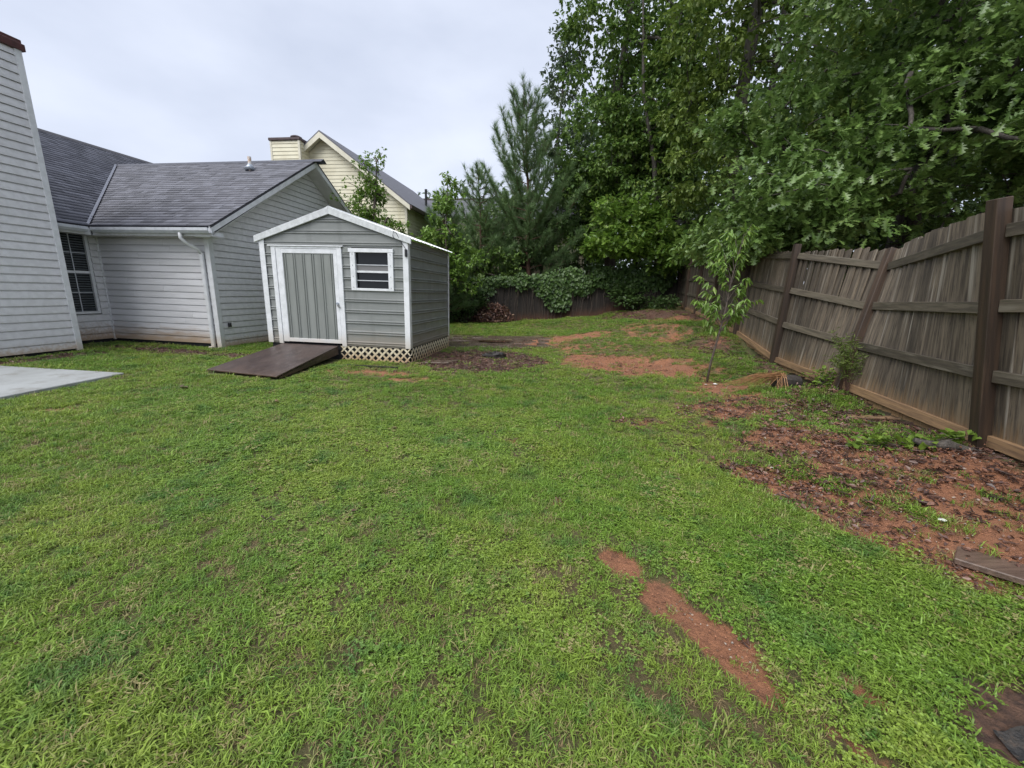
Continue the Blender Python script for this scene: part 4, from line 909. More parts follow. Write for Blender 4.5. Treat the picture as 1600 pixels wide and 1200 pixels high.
# trunks standing in the wood that can be told apart
random.seed(5)
for i, (x, y, r, h_) in enumerate(((9.6, 17.5, .16, 16), (12.4, 16, .2, 17), (8.4, 22.5, .17, 17), (14.2, 9.2, .2, 15), (13.6, 4.8, .17, 14))):
    t_ = thing('forest_trunk', ('bare dark trunk in the wood beyond the fence corner', 'thick dark trunk deep in the wood', 'slim dark trunk far behind the lime tree', 'dark trunk in deep shade behind the oak', 'dark trunk in shade behind the tall dark post')[i], 'tree', (x, y, tz(x, y)-.1), 0, 'trunks in the wood')
    MB().tube([(random.uniform(-.1, .1), random.uniform(-.1, .1), h_*q) for q in (0, .15, .35, .6, .8, 1)], [r*(1.25-q) for q in (0.0, .15, .35, .6, .8, 1)], 9).obj('trunk', MAT['bark'], t_, smooth=True)
    mb = MB()
    for q in range(9):
        z = h_*random.uniform(.2, .9); a = random.uniform(0, 6.3); l_ = random.uniform(.8, 2.2); mb.tube([(0, 0, z), (math.cos(a)*l_*.5, math.sin(a)*l_*.5, z+.2*l_), (math.cos(a)*l_, math.sin(a)*l_, z+.55*l_)], [.03, .02, .008], 5, False)
    mb.obj('branches', MAT['bark'], t_, smooth=True)

# ------------------------------------------------------------------ sapling in the lawn (peach)
random.seed(9); RNG = np.random.default_rng(9)
px_, py_ = 3.08, 6.25; pz_ = tz(px_, py_)-.02
pt = thing('peach_sapling', 'thin young tree with long drooping bright leaves in the lawn', 'tree', (px_, py_, pz_))
stem = [(0, 0, 0), (.02, 0, .35), (.08, -.01, .8), (.135, 0, 1.2), (.16, .01, 1.6), (.21, 0, 2.0), (.26, 0, 2.36)]
MB().tube(stem, [.019, .016, .014, .012, .010, .007, .004], 7).obj('trunk', MAT['barkthin'], pt, smooth=True)
sv = [Vector(p) for p in stem]
def stem_at(z):
    for a, b_ in zip(sv[:-1], sv[1:]):
        if a.z <= z <= b_.z: return a.lerp(b_, (z-a.z)/(b_.z-a.z))
    return sv[-1]
mb = MB(); P = []; A = []
BR = [(.75, (-.30, -.05, .30)), (.80, (.32, .05, .42)), (.9, (-.42, .05, .42)), (.95, (-.20, .3, .35)), (1.0, (.50, 0, .34)), (1.05, (.18, -.25, .3)), (1.0, (-.38, -.2, .30)), (1.35, (-.34, 0, .55)), (1.4, (-.25, .12, .62)), (1.45, (-.28, -.15, .45)), (1.5, (.20, .1, .50)), (1.6, (-.30, .05, .6)), (1.75, (-.18, 0, .55)), (1.8, (.14, 0, .5)), (1.95, (-.12, .1, .42)), (2.0, (.10, -.05, .40)), (1.25, (-.44, .1, .42)), (1.15, (-.3, .1, .3)), (1.3, (.2, -.1, .35)), (1.7, (-.25, .15, .4)), (.85, (.42, .2, .25)), (1.1, (.32, .15, .4)), (1.55, (-.38, .0, .35))]
for z, v in BR:
    a = stem_at(z); v = Vector(v); e = a+v; m_ = a+v*.5+Vector((0, 0, .06)); mb.tube([a, m_, e], [.006, .0045, .002], 4, False)
    for q in range(int(16+v.length*30)):
        s = random.uniform(.2, 1.02); p = a.lerp(m_, s*2) if s < .5 else m_.lerp(e, s*2-1); P.append(p)
        A.append((v.x*.9+random.gauss(0, .35), v.y*.9+random.gauss(0, .35), -random.uniform(.15, .75)))
for q in range(26): P.append(stem_at(random.uniform(1.9, 2.36))); A.append((random.gauss(0, .5), random.gauss(0, .5), random.uniform(-.5, .5)))
mb.obj('branches', MAT['barkthin'], pt)
P = np.array([tuple(p) for p in P]); A = np.array(A); nn = rdir(len(P))*.5; nn[:, 2] += 1
link('leaves', leaves('leaves', P, A, nn, .118*(.6+.7*RNG.random(len(P))), 'lance', LEAF['peach']), pt)

# ------------------------------------------------------------------ ivy on the back fence
def ivy(label, spans, seed, size=.12, mat='vine'):
    global RNG
    RNG = np.random.default_rng(seed); random.seed(seed); P = []; mb = MB()
    x0 = spans[0][0]; root = thing('ivy_vine', label, 'vine', (x0, 17.9, tz(x0, 17.9)), 0, 'ivy on the back fence')
    off = np.array(root.location)
    for (cx_, cz, rx, rz_, m_) in spans:
        d_ = rdir(m_)*RNG.random((m_, 1))**.4; g_ = terrain0(np.array([cx_]), np.array([17.9]))[0]
        P.append(np.stack([cx_+d_[:, 0]*rx, 17.90-np.abs(d_[:, 1])*.20, g_+cz+d_[:, 2]*rz_], 1))
        for q in range(4):
            xs = cx_+random.uniform(-.8, .8)*rx; mb.tube([(xs-off[0], -.03, .05), (xs-off[0]+random.uniform(-.2, .2), -.05, cz*.5), (xs-off[0]+random.uniform(-.3, .3), -.06, cz+rz_*.5)], .008, 4, False)
    P = np.concatenate(P); n = len(P); A = rdir(n)*.6; A[:, 2] -= .8; A[:, 1] -= .3; nn = rdir(n)*.5; nn[:, 1] -= .8; nn[:, 2] += .5
    mb.obj('stem', MAT['barkthin'], root); link('foliage', leaves('foliage', P-off, A, nn, size*(.6+.8*RNG.random(n)), 'round', LEAF[mat]), root)
ivy('thick glossy ivy draped over the middle of the back fence', [(1.5, 1.5, .8, .6, 620), (2.3, 1.6, .9, .6, 700), (1.9, .9, .6, .55, 380), (2.9, 1.3, .5, .4, 350), (1.0, 1.75, .5, .25, 260)], 61, .14, 'dark')
ivy('thin ivy trailing along the back fence top near the pine', [(-2.0, 1.75, .9, .25, 420), (-.6, 1.8, .8, .25, 420), (.3, 1.7, .5, .4, 240), (-1.2, 1.4, .4, .3, 120)], 62, .13, 'dark')
ivy('dark ivy covering the back fence toward the corner', [(4.0, 1.5, .9, .5, 600), (5.2, 1.4, .9, .6, 650), (6.2, 1.3, .7, .6, 480), (4.6, .9, .6, .4, 160)], 63, .14, 'dark')

# ------------------------------------------------------------------ shrubs and weeds
def shrub(name, label, base, blobs, leaf, size, mat, per, cr_, seed, cat='shrub', group=None, stems=8, bark='barkthin'):
    global RNG
    RNG = np.random.default_rng(seed); random.seed(seed); bx, by = base; bz = tz(bx, by)-.02
    t_ = thing(name, label, cat, (bx, by, bz), 0, group); nodes = []
    for c, r, m_ in blobs: nodes.append(np.array(c)+rdir(m_)*RNG.random((m_, 1))**.4*np.array(r))
    nodes = np.concatenate(nodes); nodes[:, 2] = np.maximum(nodes[:, 2], .04); mb = MB()
    for c in nodes: mb.tube([(random.uniform(-.05, .05), random.uniform(-.05, .05), 0), (c[0]*.4, c[1]*.4, c[2]*.6), tuple(c)], [.007, .005, .002], 4, False)
    mb.obj('stem', MAT[bark], t_); m_ = per; n = len(nodes)*m_
    P = np.repeat(nodes, m_, 0)+rdir(n)*RNG.random((n, 1))**.5*cr_; A = rdir(n); A[:, 2] *= .5; nn = rdir(n)*.6; nn[:, 2] += .9
    P[:, 2] = np.maximum(P[:, 2], .02)
    link('foliage', leaves('foliage', P, A, nn, size*(.6+.7*RNG.random(n)), leaf, LEAF[mat]), t_)
shrub('leafy_shrub', 'green shrub beside the brown brush pile at the back fence', (-2.0, 17.2), [((0, 0, .7), (.5, .4, .5), 22), ((.5, 0, 1.1), (.4, .3, .3), 10), ((-.7, 0, .4), (.5, .3, .35), 12)], 'oval', .14, 'vine', 26, .26, 71)
shrub('leafy_shrub', 'low green shrub at the foot of the back fence near the corner', (5.0, 17.3), [((0, 0, .5), (.9, .4, .4), 24), ((.9, 0, .35), (.6, .3, .3), 12), ((-.6, .2, .8), (.4, .2, .3), 8)], 'oval', .17, 'dark', 22, .26, 72)
shrub('leafy_shrub', 'small dark shrub on the slope where the two fences meet', (6.0, 16.2), [((0, 0, .3), (.6, .5, .3), 16)], 'oval', .14, 'vine', 24, .24, 73)
shrub('weed', 'bright green leafy weed sprawling by the tall dark post', (3.30, 3.12), [((0, 0, .06), (.30, .10, .07), 16), ((-.30, .06, .04), (.22, .06, .05), 8), ((.26, -.06, .09), (.12, .08, .1), 8)], 'round', .062, 'weed', 8, .06, 74, 'weed')
shrub('weed', 'light green weed seedlings under the leaning panel', (3.92, 5.05), [((0, 0, .14), (.20, .12, .12), 12), ((.22, .1, .16), (.15, .1, .12), 8)], 'round', .05, 'weed', 8, .06, 75, 'weed')
shrub('weed', 'tiny green weed at the right corner of the lattice skirt', (-1.62, 7.62), [((0, 0, .04), (.12, .05, .04), 6)], 'round', .04, 'weed', 6, .05, 76, 'weed')
shrub('weed', 'pale weed at the left foot of the ramp by the shed', (-4.78, 8.05), [((0, 0, .08), (.10, .08, .08), 8)], 'round', .045, 'peach', 8, .06, 77, 'weed')
# feathery dog-fennel like weed against the fence
random.seed(3); RNG = np.random.default_rng(3)
fb = (4.02, 4.72); fz = tz(*fb)
fn = thing('feathery_weed', 'feathery yellow-green weed growing up the leaning fence panel', 'weed', (*fb, fz)); mb = MB(); P = []; A = []
for q in range(13):
    a = random.uniform(0, 6.3); sp = random.uniform(.08, .40); hh = random.uniform(.35, .78)
    e = Vector((math.cos(a)*sp-.08, math.sin(a)*sp*.6, hh)); m_ = e*.5+Vector((0, 0, .12)); mb.tube([(0, 0, 0), m_, e], [.004, .003, .001], 4, False)
    for s in np.linspace(.3, 1, 60):
        p = m_*(s*2) if s < .5 else m_.lerp(e, s*2-1); P.append(p+Vector((random.gauss(0, .02), random.gauss(0, .02), random.gauss(0, .02)))); A.append((random.gauss(0, 1), random.gauss(0, 1), random.gauss(.1, .6)))
mb.obj('stem', MAT['twig'], fn); P = np.array([tuple(p) for p in P]); A = np.array(A)
link('foliage', leaves('foliage', P, A, rdir(len(P)), .065, 'hair', LEAF['fennel']), fn)

# ------------------------------------------------------------------ old pavers between the shed and the back fence
random.seed(12); RNG = np.random.default_rng(12)
pv = [(-2.6, 10.0), (1.0, 10.4), (.9, 12.6), (-2.6, 12.7)]
bed = MB().add([(x, y, tz(x, y)-.02) for x, y in pv], [(0, 1, 2, 3)]).obj('paving', MAT['paver']); kind(bed, 'structure')
for r in range(4):
    x = -2.55+random.uniform(0, .2)
    while x < 1.0-.2*r*0:
        w_ = random.uniform(.5, .72); y = 10.25+r*.60+random.uniform(-.03, .03)+x*.06; cx_, cy_ = x+w_/2, y+.26; zt = tz(cx_, cy_)+.010
        if x > .3 and random.random() < .35: x += w_; continue
        pr = [(x+.012+random.uniform(0, .03), y+random.uniform(0, .03)), (x+w_-.012-random.uniform(0, .03), y+random.uniform(0, .03)), (x+w_-.015, y+.55-random.uniform(0, .03)), (x+.015, y+.55-random.uniform(0, .03))]
        t1, t2 = random.uniform(-.012, .012), random.uniform(-.012, .012)
        MB().add([(a, b_, zt-.06) for a, b_ in pr]+[(a, b_, zt+(a-cx_)*t1+(b_-cy_)*t2) for a, b_ in pr], [(3, 2, 1, 0), (4, 5, 6, 7), (0, 1, 5, 4), (1, 2, 6, 5), (2, 3, 7, 6), (3, 0, 4, 7)]).obj('paver', MAT['paver'], bed, bevel=.008)
        x += w_
_w = [(-.95, 11.05), (-.6, 10.92), (-.15, 11.0), (.05, 11.2), (-.2, 11.42), (-.65, 11.38), (-1.0, 11.25)]
_wz = max(tz(a, b_) for a, b_ in _w)+.016
kind(MB().add([(a, b_, _wz) for a, b_ in _w], [tuple(range(7))]).obj('puddle', MAT['puddle']), 'structure')
o = MB().prism([(-1.75, 7.60, 0), (-1.25, 7.68, 0), (-1.08, 8.02, 0), (-1.70, 7.92, 0)], (0, 0, .035)).obj('stepping_stone', MAT['paver'], bevel=.008); o.location.z = tz(-1.45, 7.8)+.005
tag(o, 'flat brown stepping stone beside the lattice corner of the shed', 'stone')

# dark plastic lumps lying on the leaf bed
for i, (x, y, s, lb) in enumerate(((-.36, 8.72, .17, 'crumpled black plastic lump on the leaf bed near the pavers'), (-.58, 8.85, .10, 'small black scrap on the leaf bed beside the crumpled lump'))):
    mb = MB(); rs = np.random.default_rng(i+3); nl, nk = 7, 10
    for a in range(nl):
        th = math.pi*.5*a/(nl-1)
        for k_ in range(nk):
            ph = 2*math.pi*k_/nk; rr = s*(.75+.5*rs.random()); mb.v.append((rr*math.cos(ph)*math.cos(th)*1.5, rr*math.sin(ph)*math.cos(th), rr*.75*math.sin(th)))
    for a in range(nl-1):
        for k_ in range(nk): mb.f.append((a*nk+k_, a*nk+(k_+1) % nk, (a+1)*nk+(k_+1) % nk, (a+1)*nk+k_))
    o = mb.obj('plastic_scrap', MAT['fabric']); o.location = (x, y, tz(x, y)-.01); tag(o, lb, 'scrap')

# brush pile at the back fence
random.seed(8); RNG = np.random.default_rng(8)
bx, by = -.85, 17.3; bz = tz(bx, by)
bp_ = thing('brush_pile', 'heap of dead brown brush and leaves against the back fence', 'brush pile', (bx, by, bz)); mb = MB()
for q in range(130):
    a = random.uniform(0, 6.3); r = random.random()**.5*.8; h_ = max(.05, .75*(1-r/.9)); p = Vector((math.cos(a)*r, math.sin(a)*r*.6, random.uniform(0, h_))); d_ = Vector((random.gauss(0, 1), random.gauss(0, .7), random.gauss(.1, .5))).normalized()*random.uniform(.2, .5)
    mb.tube([p-d_*.5, p+Vector((0, 0, .04)), p+d_*.5], [.009, .008, .004], 4, False)
mb.obj('twigs', MAT['twig'], bp_); n = 1500
d_ = rdir(n)*RNG.random((n, 1))**.35; P = d_*np.array([.85, .55, .85]); P[:, 2] = np.abs(P[:, 2])
nn = rdir(n)*.8; nn[:, 2] += .5
link('dead_leaves', leaves('dead_leaves', P, rdir(n), nn, .12, 'oval', MAT['deadleaf']), bp_)

# log with straw beside the sapling
lx, ly = 3.72, 5.36; lz = tz(lx, ly)
lg = MB(); rs = random.Random(4)
ring = lambda x, r: [(x, r*(1+rs.uniform(-.12, .12))*math.cos(k_*math.pi/6), r*(1+rs.uniform(-.12, .12))*math.sin(k_*math.pi/6)) for k_ in range(12)]
for x, r in ((-.17, .075), (-.15, .10), (-.05, .105), (.08, .10), (.15, .098), (.165, .08)): lg.v += ring(x, r)
for a in range(5):
    for k_ in range(12): lg.f.append((a*12+k_, a*12+(k_+1) % 12, (a+1)*12+(k_+1) % 12, (a+1)*12+k_))
lg.f += [tuple(range(12))[::-1], tuple(range(60, 72))]
o = lg.obj('log', MAT['stump']); o.location = (lx, ly, lz+.07); o.rotation_euler = (0, .05, -.25); tag(o, 'short black rotting log lying in the grass by the straw', 'log')
st_ = MB(); random.seed(14)
for q in range(110):
    t0 = Vector((-.10+random.gauss(0, .03), random.gauss(0, .02), .16+random.gauss(0, .02))); k_ = random.random()
    if k_ < .7: e = Vector((-random.uniform(.25, .85), random.gauss(0, .09), .015+random.random()*.03)); m_ = (t0+e)/2+Vector((0, 0, .05))
    else: e = Vector((random.uniform(-.25, .06), random.gauss(-.05, .06), .0)); m_ = (t0+e)/2+Vector((0, 0, .04))
    st_.tube([t0, m_, e], [.003, .003, .0015], 3, False)
o = st_.obj('straw_bundle', MAT['straw']); o.location = (lx, ly-.02, lz+.01); o.rotation_euler = (0, 0, .10); tag(o, 'sheaf of dry orange straw draped over the black log', 'straw')

# loose things on the bank
def plank(p, q, w_, h_, m, label, cat='board', nm='wooden_board'):
    p, q = (Vector((v[0], v[1], tz(v[0], v[1])+v[2])) for v in (p, q))
    o = MB().bar(p, q, w_, h_).obj(nm, MAT[m], bevel=.005); return tag(o, label, cat)
plank((3.60, 4.15, .02), (3.98, 3.98, .025), .09, .022, 'kick', 'loose tan board lying in grass below the fence')
plank((2.50, 2.00, .012), (2.98, 1.42, .012), .20, .035, 'plank', 'wet brown edging plank along the lawn edge of the bank', 'edging', 'edging_plank')
lg = MB(); rs = random.Random(6)
for x, r in ((-.20, .018), (-.15, .034), (-.08, .030), (0, .041), (.07, .034), (.13, .043), (.19, .034), (.21, .016)): lg.v += [(a_, b_+.02*math.sin(x*17), c_+.012*math.cos(x*23)) for a_, b_, c_ in ring(x, r)]
for a in range(7):
    for k_ in range(12): lg.f.append((a*12+k_, a*12+(k_+1) % 12, (a+1)*12+(k_+1) % 12, (a+1)*12+k_))
lg.f += [tuple(range(12))[::-1], tuple(range(84, 96))]
o = lg.obj('fallen_branch', MAT['bark']); o.location = (3.45, 3.02, tz(3.45, 3.02)+.03); o.rotation_euler = (0, .08, -.45); tag(o, 'short brown fallen branch among the bright weeds by the post', 'branch')
random.seed(31)
for i, (x, y, s, lb) in enumerate(((2.64, 2.22, .03, 'white scrap of litter on the dark bed near the plank'), (3.14, 6.1, .045, 'white scrap at the foot of the thin sapling'), (2.98, 6.07, .03, 'small pale scrap left of the sapling foot'), (2.16, 3.10, .02, 'tiny pale scrap at the lawn edge of the red bank'))):
    mb = MB()
    for k_ in range(6): a = k_*math.pi/3; mb.v.append((s*math.cos(a)*random.uniform(.6, 1.2), s*math.sin(a)*random.uniform(.5, 1), random.uniform(.004, .014)))
    mb.v.append((0, 0, s*.5)); mb.f += [(k_, (k_+1) % 6, 6) for k_ in range(6)]; mb.f.append((5, 4, 3, 2, 1, 0))
    o = mb.obj('paper_scrap', MAT['white']); o.location = (x, y, tz(x, y)+.01); tag(o, lb, 'scrap')
o = None
# crumpled black landscape fabric in the near right corner
gx_, gy_ = np.meshgrid(np.linspace(1.70, 2.75, 44), np.linspace(.62, 1.28, 30)); 
edge = 1.70+np.clip((gy_-.62)*.10, 0, 1)+(fnoise(gx_*0+1, gy_, 3, 2)-.5)*.12; gx_ = np.maximum(gx_, edge); yt = 1.14-.35*(gx_-1.7)*.3+(fnoise(gx_, gy_*0, 4, 3)-.5)*.12; gy_ = np.minimum(gy_, yt)
gz_ = terrain(gx_, gy_)+.012+(fnoise(gx_, gy_, 7, 6)-.3)*.03; ii = (np.arange(29)[:, None]*44+np.arange(43)).ravel()
o = link('landscape_fabric', npmesh('landscape_fabric', np.stack([gx_.ravel(), gy_.ravel(), gz_.ravel()], 1), np.stack([ii, ii+1, ii+45, ii+44], 1), MAT['fabric'], smooth=True)); tag(o, 'crumpled black wet landscape fabric at the corner of the lawn', 'fabric')

# ------------------------------------------------------------------ scattering by geometry nodes (instances of small clumps)
def source(objs):
    c = bpy.data.collections.new('source')
    for o in objs: c.objects.link(o)
    return c
def raw(name, me): return bpy.data.objects.new(name, me)
def scatter(name, P, rot, sc, idx, src, label=None, cat=None):
    me = bpy.data.meshes.new(name); me.vertices.add(len(P)); me.vertices.foreach_set('co', np.ascontiguousarray(P, np.float32).ravel())
    for nm, ty, v in (('rot', 'FLOAT_VECTOR', rot), ('scl', 'FLOAT_VECTOR', sc)):
        a = me.attributes.new(nm, ty, 'POINT'); a.data.foreach_set('vector', np.ascontiguousarray(v, np.float32).ravel())
    a = me.attributes.new('idx', 'INT', 'POINT'); a.data.foreach_set('value', np.asarray(idx, np.int32)); me.update()
    o = link(name, me); g = bpy.data.node_groups.new(name+'_nodes', 'GeometryNodeTree')
    g.interface.new_socket('Geometry', in_out='INPUT', socket_type='NodeSocketGeometry'); g.interface.new_socket('Geometry', in_out='OUTPUT', socket_type='NodeSocketGeometry')
    gi = g.nodes.new('NodeGroupInput'); go = g.nodes.new('NodeGroupOutput'); ip = g.nodes.new('GeometryNodeInstanceOnPoints'); ci = g.nodes.new('GeometryNodeCollectionInfo')
    ci.inputs[0].default_value = src; ci.inputs['Separate Children'].default_value = True; ci.inputs['Reset Children'].default_value = True
    def na(nm, ty): x = g.nodes.new('GeometryNodeInputNamedAttribute'); x.data_type = ty; x.inputs[0].default_value = nm; return x.outputs[0]
    Lk = g.links.new; Lk(gi.outputs[0], ip.inputs['Points']); Lk(ci.outputs[0], ip.inputs['Instance']); ip.inputs['Pick Instance'].default_value = True
    Lk(na('idx', 'INT'), ip.inputs['Instance Index']); Lk(na('rot', 'FLOAT_VECTOR'), ip.inputs['Rotation']); Lk(na('scl', 'FLOAT_VECTOR'), ip.inputs['Scale']); Lk(ip.outputs[0], go.inputs[0])
    md = o.modifiers.new('scatter', 'NODES'); md.node_group = g; kind(o, 'stuff')
    if label: o['label'] = label; o['category'] = cat
    return o
# grass material: hue follows patches of the lawn, plus clump variation
gm = bpy.data.materials.new('grass_blade'); gm.use_nodes = True; t = gm.node_tree; N = t.nodes; K = t.links.new; b = N['Principled BSDF']
geo = N.new('ShaderNodeNewGeometry'); oi = N.new('ShaderNodeObjectInfo')
c = gmix(gramp(gn(.8, 3), .36, .66), (.168, .285, .042), (.250, .335, .055))
c = gmix(gramp(gn(2.6, 4), .50, .72), c, (.100, .205, .045))
c = gmix(gramp(gn(11, 3), .54, .74), c, (.095, .20, .040))
at = N.new('ShaderNodeAttribute'); at.attribute_name = 'tint'
cr2 = N.new('ShaderNodeValToRGB'); e = cr2.color_ramp.elements; e[0].position = 0; e[0].color = (.55, .55, .55, 1); e[1].position = 1; e[1].color = (1.45, 1.45, 1.45, 1); K(at.outputs['Fac'], cr2.inputs[0])
mu = N.new('ShaderNodeMix'); mu.data_type = 'RGBA'; mu.blend_type = 'MULTIPLY'; mu.inputs[0].default_value = 1; K(c, mu.inputs[6]); K(cr2.outputs[0], mu.inputs[7])
c = gmix(gramp(oi.outputs['Random'], .84, 1.0), mu.outputs[2], (.38, .33, .15))
K(c, b.inputs['Base Color']); b.inputs['Roughness'].default_value = .42; b.inputs['Specular IOR Level'].default_value = .4
tr = N.new('ShaderNodeBsdfTranslucent'); ms = N.new('ShaderNodeMixShader'); ms.inputs[0].default_value = .35; K(c, tr.inputs[0]); K(b.outputs[0], ms.inputs[1]); K(tr.outputs[0], ms.inputs[2]); K(ms.outputs[0], N['Material Output'].inputs[0])
drym = M('dry_blade', (.30, .23, .11), (.22, .15, .075), 30, .6, rnd=.2, trans=.2)
def tuft(i, nb, R, hgt, w_, mat, flat):
    r = np.random.default_rng(100+i); V = []; Fc = []; T = []
    for q in range(nb):
        a = r.random()*6.283; d_ = R*math.sqrt(r.random()); b0 = np.array([math.cos(a)*d_, math.sin(a)*d_, -.004]); a2 = r.random()*6.283; h = hgt*(.45+.75*r.random()); ln_ = flat*(.3+.9*r.random())
        dr_ = np.array([math.cos(a2), math.sin(a2), 0]); sd = np.array([-math.sin(a2), math.cos(a2), 0])*w_*(.6+.7*r.random()); o_ = len(V)
        m_ = b0+dr_*h*ln_*.45+np.array([0, 0, h*.62]); e_ = b0+dr_*h*ln_*1.15+np.array([0, 0, h*(.95-.35*ln_)])
        V += [b0-sd*.8, b0+sd*.8, m_+sd, m_-sd, e_]; Fc += [(o_, o_+1, o_+2, o_+3), (o_+3, o_+2, o_+4, o_+4)]; q_ = r.random(); T += [q_, q_]
    me = bpy.data.meshes.new('tuft'); me.from_pydata([tuple(v) for v in V], [], [f if f[2] != f[3] else f[:3] for f in Fc]); me.materials.append(mat)
    at_ = me.attributes.new('tint', 'FLOAT', 'FACE'); at_.data.foreach_set('value', np.array(T, np.float32)); me.update(); return raw('grass_tuft', me)
def clover(i):
    r = np.random.default_rng(300+i); P = []; A = []; 
    for q in range(12):
        a = r.random()*6.283; d_ = .05*math.sqrt(r.random()); c_ = np.array([math.cos(a)*d_, math.sin(a)*d_, .012+.022*r.random()])
        for k_ in range(3): P.append(c_); A.append((math.cos(a+k_*2.1), math.sin(a+k_*2.1), .15))
    nn = np.tile([0, 0, 1.], (len(P), 1))+r.normal(size=(len(P), 3))*.25
    return raw('clover', leaves('clover', np.array(P), np.array(A), nn, .013, 'round', gm))
SRC = source([tuft(0, 26, .045, .050, .0023, gm, 1.0), tuft(1, 26, .05, .042, .0025, gm, 1.3), tuft(2, 22, .05, .058, .0023, gm, .9), tuft(3, 26, .055, .036, .0027, gm, 1.5),
              tuft(4, 16, .06, .085, .0034, gm, 1.1), tuft(5, 16, .06, .035, .0017, drym, 1.7), clover(0), clover(1)])
NAMES = [o.name for o in SRC.objects]; order = np.argsort(NAMES)      # collection children come sorted by name
rank = np.empty(len(order), int); rank[order] = np.arange(len(order))
RNG = np.random.default_rng(5)
def cand(n, x0, x1, y0, y1): return x0+RNG.random(n)*(x1-x0), y0+RNG.random(n)*(y1-y0)
zones = [(1.9, -6.4, 3.3, .45, 3.0, 1500, .85), (1, -11, 4.4, 3.0, 6.2, 700, 1.0), (1, -11, 5, 6.2, 10, 420, 1.25), (1, -6, 5.8, 10, 18, 190, 1.7)]
GP = []; GS = []
for _, x0, x1, y0, y1, den, s in zones:
    x, y = cand(int((x1-x0)*(y1-y0)*den), x0, x1, y0, y1); kk = np.abs(x) < 1.62*y+1.2; GP.append(np.stack([x[kk], y[kk]], 1)); GS.append(np.full(kk.sum(), s))
GP = np.concatenate(GP); GS = np.concatenate(GS); x, y = GP.T
clay, lit, dry = masks(x, y)
def loc2(x, y, ox, oy, a): dx, dy = x-ox, y-oy; return dx*math.cos(a)-dy*math.sin(a), dx*math.sin(a)+dy*math.cos(a)
sx_, sy_ = loc2(x, y, SX, SY, SA); hx_, hy_ = loc2(x, y, H0[0], H0[1], HA)
ok = ~((sx_ > W0-.05) & (sx_ < W1+.05) & (sy_ > -.06) & (sy_ < DP+.05)) & ~((sx_ > DL-.05) & (sx_ < -1.30) & (sy_ > -1.80) & (sy_ <= 0))
ok &= ~((hx_ < .05) & (hy_ > -.12)) & ~((hx_ < CX+.1) & (hy_ > -3.3) & (hy_ < CY+.1)) & ~(hx_ < WX+.1) & ~inpoly(x, y, _pp) & (x < fence_x(y)-.02) & (y < 17.9)
ok &= ~inpoly(x, y, pv) | (RNG.random(len(x)) < .03)
ok &= ~((x > 1.68) & (y < 1.18)) | (RNG.random(len(x)) < .16)
pr_ = 1-np.clip((np.maximum(clay, lit)-.36)/.36, 0, .94); pr_ *= 1-dry*.36
pr_ *= np.clip(.45+1.1*fnoise(x, y, 3.1, 77), 0, 1)
ok &= RNG.random(len(x)) < pr_
x, y, s, dry = x[ok], y[ok], GS[ok], dry[ok]; n = len(x); z = terrain(x, y)
print('grass tufts', n)
edgek = np.clip(np.maximum(clay, lit)[ok], 0, 1)
idx = RNG.choice(5, n, p=(.32, .30, .17, .18, .03)); idx = np.where(RNG.random(n) < .05+.30*dry, 5, idx)
clv = fnoise(x, y, 1.1, 55) > .52; idx = np.where(clv & (RNG.random(n) < .42), 6+RNG.integers(0, 2, n), idx)
rot = np.stack([RNG.normal(size=n)*.10, RNG.normal(size=n)*.10, RNG.random(n)*6.283], 1); sc1 = s*(.75+.5*RNG.random(n))*(1-.25*dry); sc = np.stack([sc1, sc1, sc1*np.where(s > 1.2, .8, 1)*(.7+.6*fnoise(x, y, 1.7, 15))], 1)
scatter('grass', np.stack([x, y, z], 1), rot, sc, rank[idx], SRC, 'mown green lawn grass with clover and thin dry patches', 'grass')

# dead leaves and mulch
def dleaf(i):
    r = np.random.default_rng(500+i); P = r.normal(size=(5, 3))*np.array([.05, .05, .004]); P[:, 2] = np.abs(P[:, 2])+.004; A = nrmz(r.normal(size=(5, 3))*np.array([1, 1, .25])); nn = r.normal(size=(5, 3))*.35+np.array([0, 0, 1])
    return raw('dead_leaf', leaves('dead_leaf', P, A, nn, .034*(.6+.7*r.random(5)), 'oval', MAT['deadleaf'], r.random(5)))
def chip(i):
    r = random.Random(600+i); mb = MB()
    for q in range(6):
        a = r.uniform(0, 6.3); l_ = r.uniform(.012, .035); p = Vector((r.gauss(0, .04), r.gauss(0, .04), r.uniform(.003, .012))); d_ = Vector((math.cos(a), math.sin(a), r.uniform(-.3, .3)))*l_; mb.bar(p-d_, p+d_, r.uniform(.005, .011), .005)
    return raw('mulch_chip', mb.mesh('mulch_chip', MAT['mulch']))
def peb(i, mm='pebble'):
    r = random.Random(700+i); mb = MB()
    for q in range(4 if mm == 'pebble' else 9):
        c_ = Vector((r.gauss(0, .05), r.gauss(0, .05), .002)); s_ = r.uniform(.003, .009)
        o_ = [(1, 0, 0), (-1, 0, 0), (0, 1, 0), (0, -1, 0), (0, 0, .8), (0, 0, -.8)]
        mb.add([c_+Vector(v)*s_*r.uniform(.7, 1.3) for v in o_], [(0, 2, 4), (2, 1, 4), (1, 3, 4), (3, 0, 4), (2, 0, 5), (1, 2, 5), (3, 1, 5), (0, 3, 5)])
    return raw(mm, mb.mesh(mm, MAT[mm]))
SRC2 = source([dleaf(0), dleaf(1), dleaf(2), chip(0), chip(1), peb(0), peb(1, 'crumb'), peb(2, 'crumb')]); nm2 = [o.name for o in SRC2.objects]; r2 = np.empty(8, int); r2[np.argsort(nm2)] = np.arange(8)
X = []; Y = []
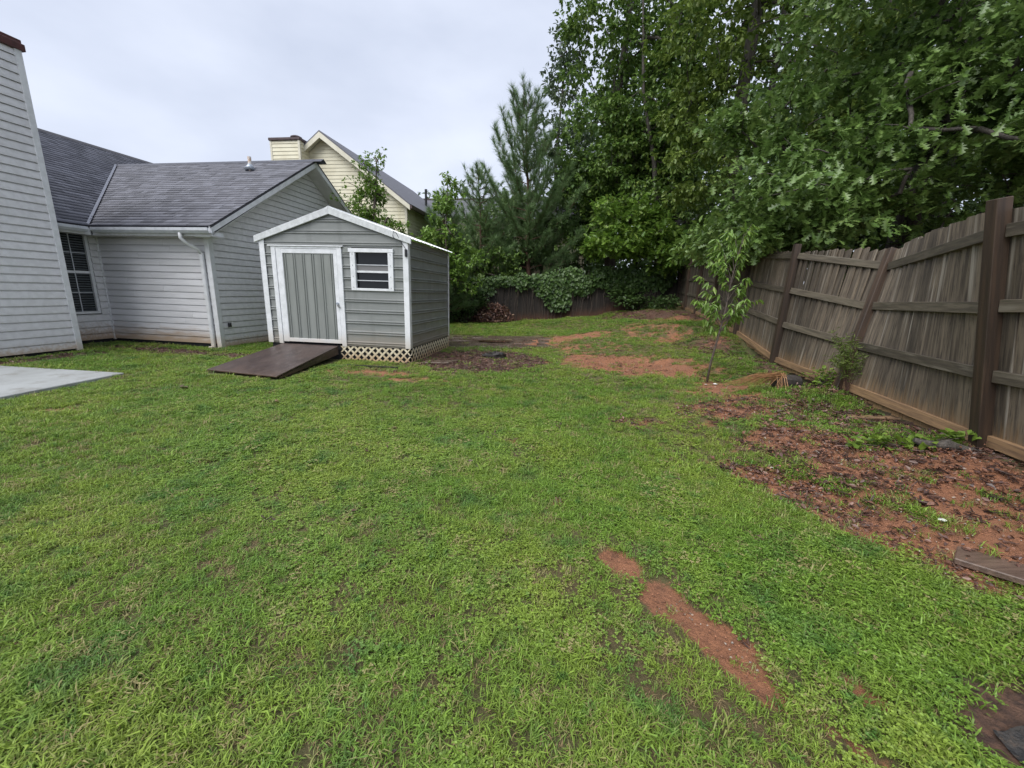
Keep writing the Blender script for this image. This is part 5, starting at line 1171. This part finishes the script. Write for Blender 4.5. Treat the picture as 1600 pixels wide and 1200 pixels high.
for x0, x1, y0, y1, den in ((1.3, 4.4, .6, 5.0, 650), (2.5, 5, 5, 10, 120), (-3.5, 2.5, 6.8, 10.5, 190), (-3.5, 7, 10.5, 18, 60), (-9.5, -3.5, 5.5, 9.2, 120), (-2, 2.4, .5, 5, 300)):
    a, b_ = cand(int((x1-x0)*(y1-y0)*den), x0, x1, y0, y1); X.append(a); Y.append(b_)
x = np.concatenate(X); y = np.concatenate(Y); clay, lit, dry = masks(x, y)
sx_, sy_ = loc2(x, y, SX, SY, SA); hx_, hy_ = loc2(x, y, H0[0], H0[1], HA)
ok = ~((sx_ > W0) & (sx_ < W1+.03) & (sy_ > -.03) & (sy_ < DP)) & ~((sx_ > DL-.05) & (sx_ < -1.34) & (sy_ > -1.82) & (sy_ <= 0)) & ~((hx_ < .05) & (hy_ > -.05)) & ~((hx_ < CX+.03) & (hy_ > -3.2) & (hy_ < CY+.03)) & ~(hx_ < WX+.03) & ~inpoly(x, y, _pp) & (x < fence_x(y)) & (y < 17.95)
pr_ = np.clip((lit-.25)/.35, 0, 1)*.95+np.clip((clay-.35)/.3, 0, 1)*.75+.012
ok &= (RNG.random(len(x)) < pr_) & ~((x > 1.30) & (y < 1.5) & (x < 2.5))
x, y = x[ok], y[ok]; n = len(x); cl_ = clay[ok] > .5
idx = RNG.choice(6, n, p=(.2, .2, .2, .18, .17, .05)); idx = np.where(cl_ & (RNG.random(n) < np.where((y < 2.4) & (x < 1.8), .985, np.where(y > 5.5, .9, .55))), RNG.choice([5, 6, 7, 6, 7, 6, 7], n), idx)
rot = np.stack([RNG.normal(size=n)*.25, RNG.normal(size=n)*.25, RNG.random(n)*6.283], 1); s1 = (.7+.6*RNG.random(n))*np.where(y < 2.4, .7, 1); sc = np.stack([s1, s1, s1], 1)
scatter('leaf_litter', np.stack([x, y, terrain(x, y)+.004], 1), rot, sc, r2[idx], SRC2, 'dark fallen leaves, wood chips and pebbles over the bare soil', 'leaf litter')
# few single fallen leaves on the lawn
for i, (x, y, s, lb) in enumerate(((-4.62, 5.42, .11, 'curled tan fallen leaf on the lawn between patio and ramp'), (-3.0, 4.9, .06, 'small brown fallen leaf on the lawn before the ramp'), (2.10, 3.03, .05, 'yellow fallen leaf at the lawn edge of the bank'))):
    me = leaves('fallen_leaf', np.array([[0, 0, .02], [.02, .01, .025]]), np.array([[1, .3, .1], [-.4, 1, .2]]), np.array([[.3, .2, 1], [-.4, .3, 1]]), s, 'oval', MAT['straw' if i == 2 else 'deadleaf'], np.array([.95, .85]))
    o = link('fallen_leaf', me); o.location = (x, y, tz(x, y)+.02); tag(o, lb, 'leaf')
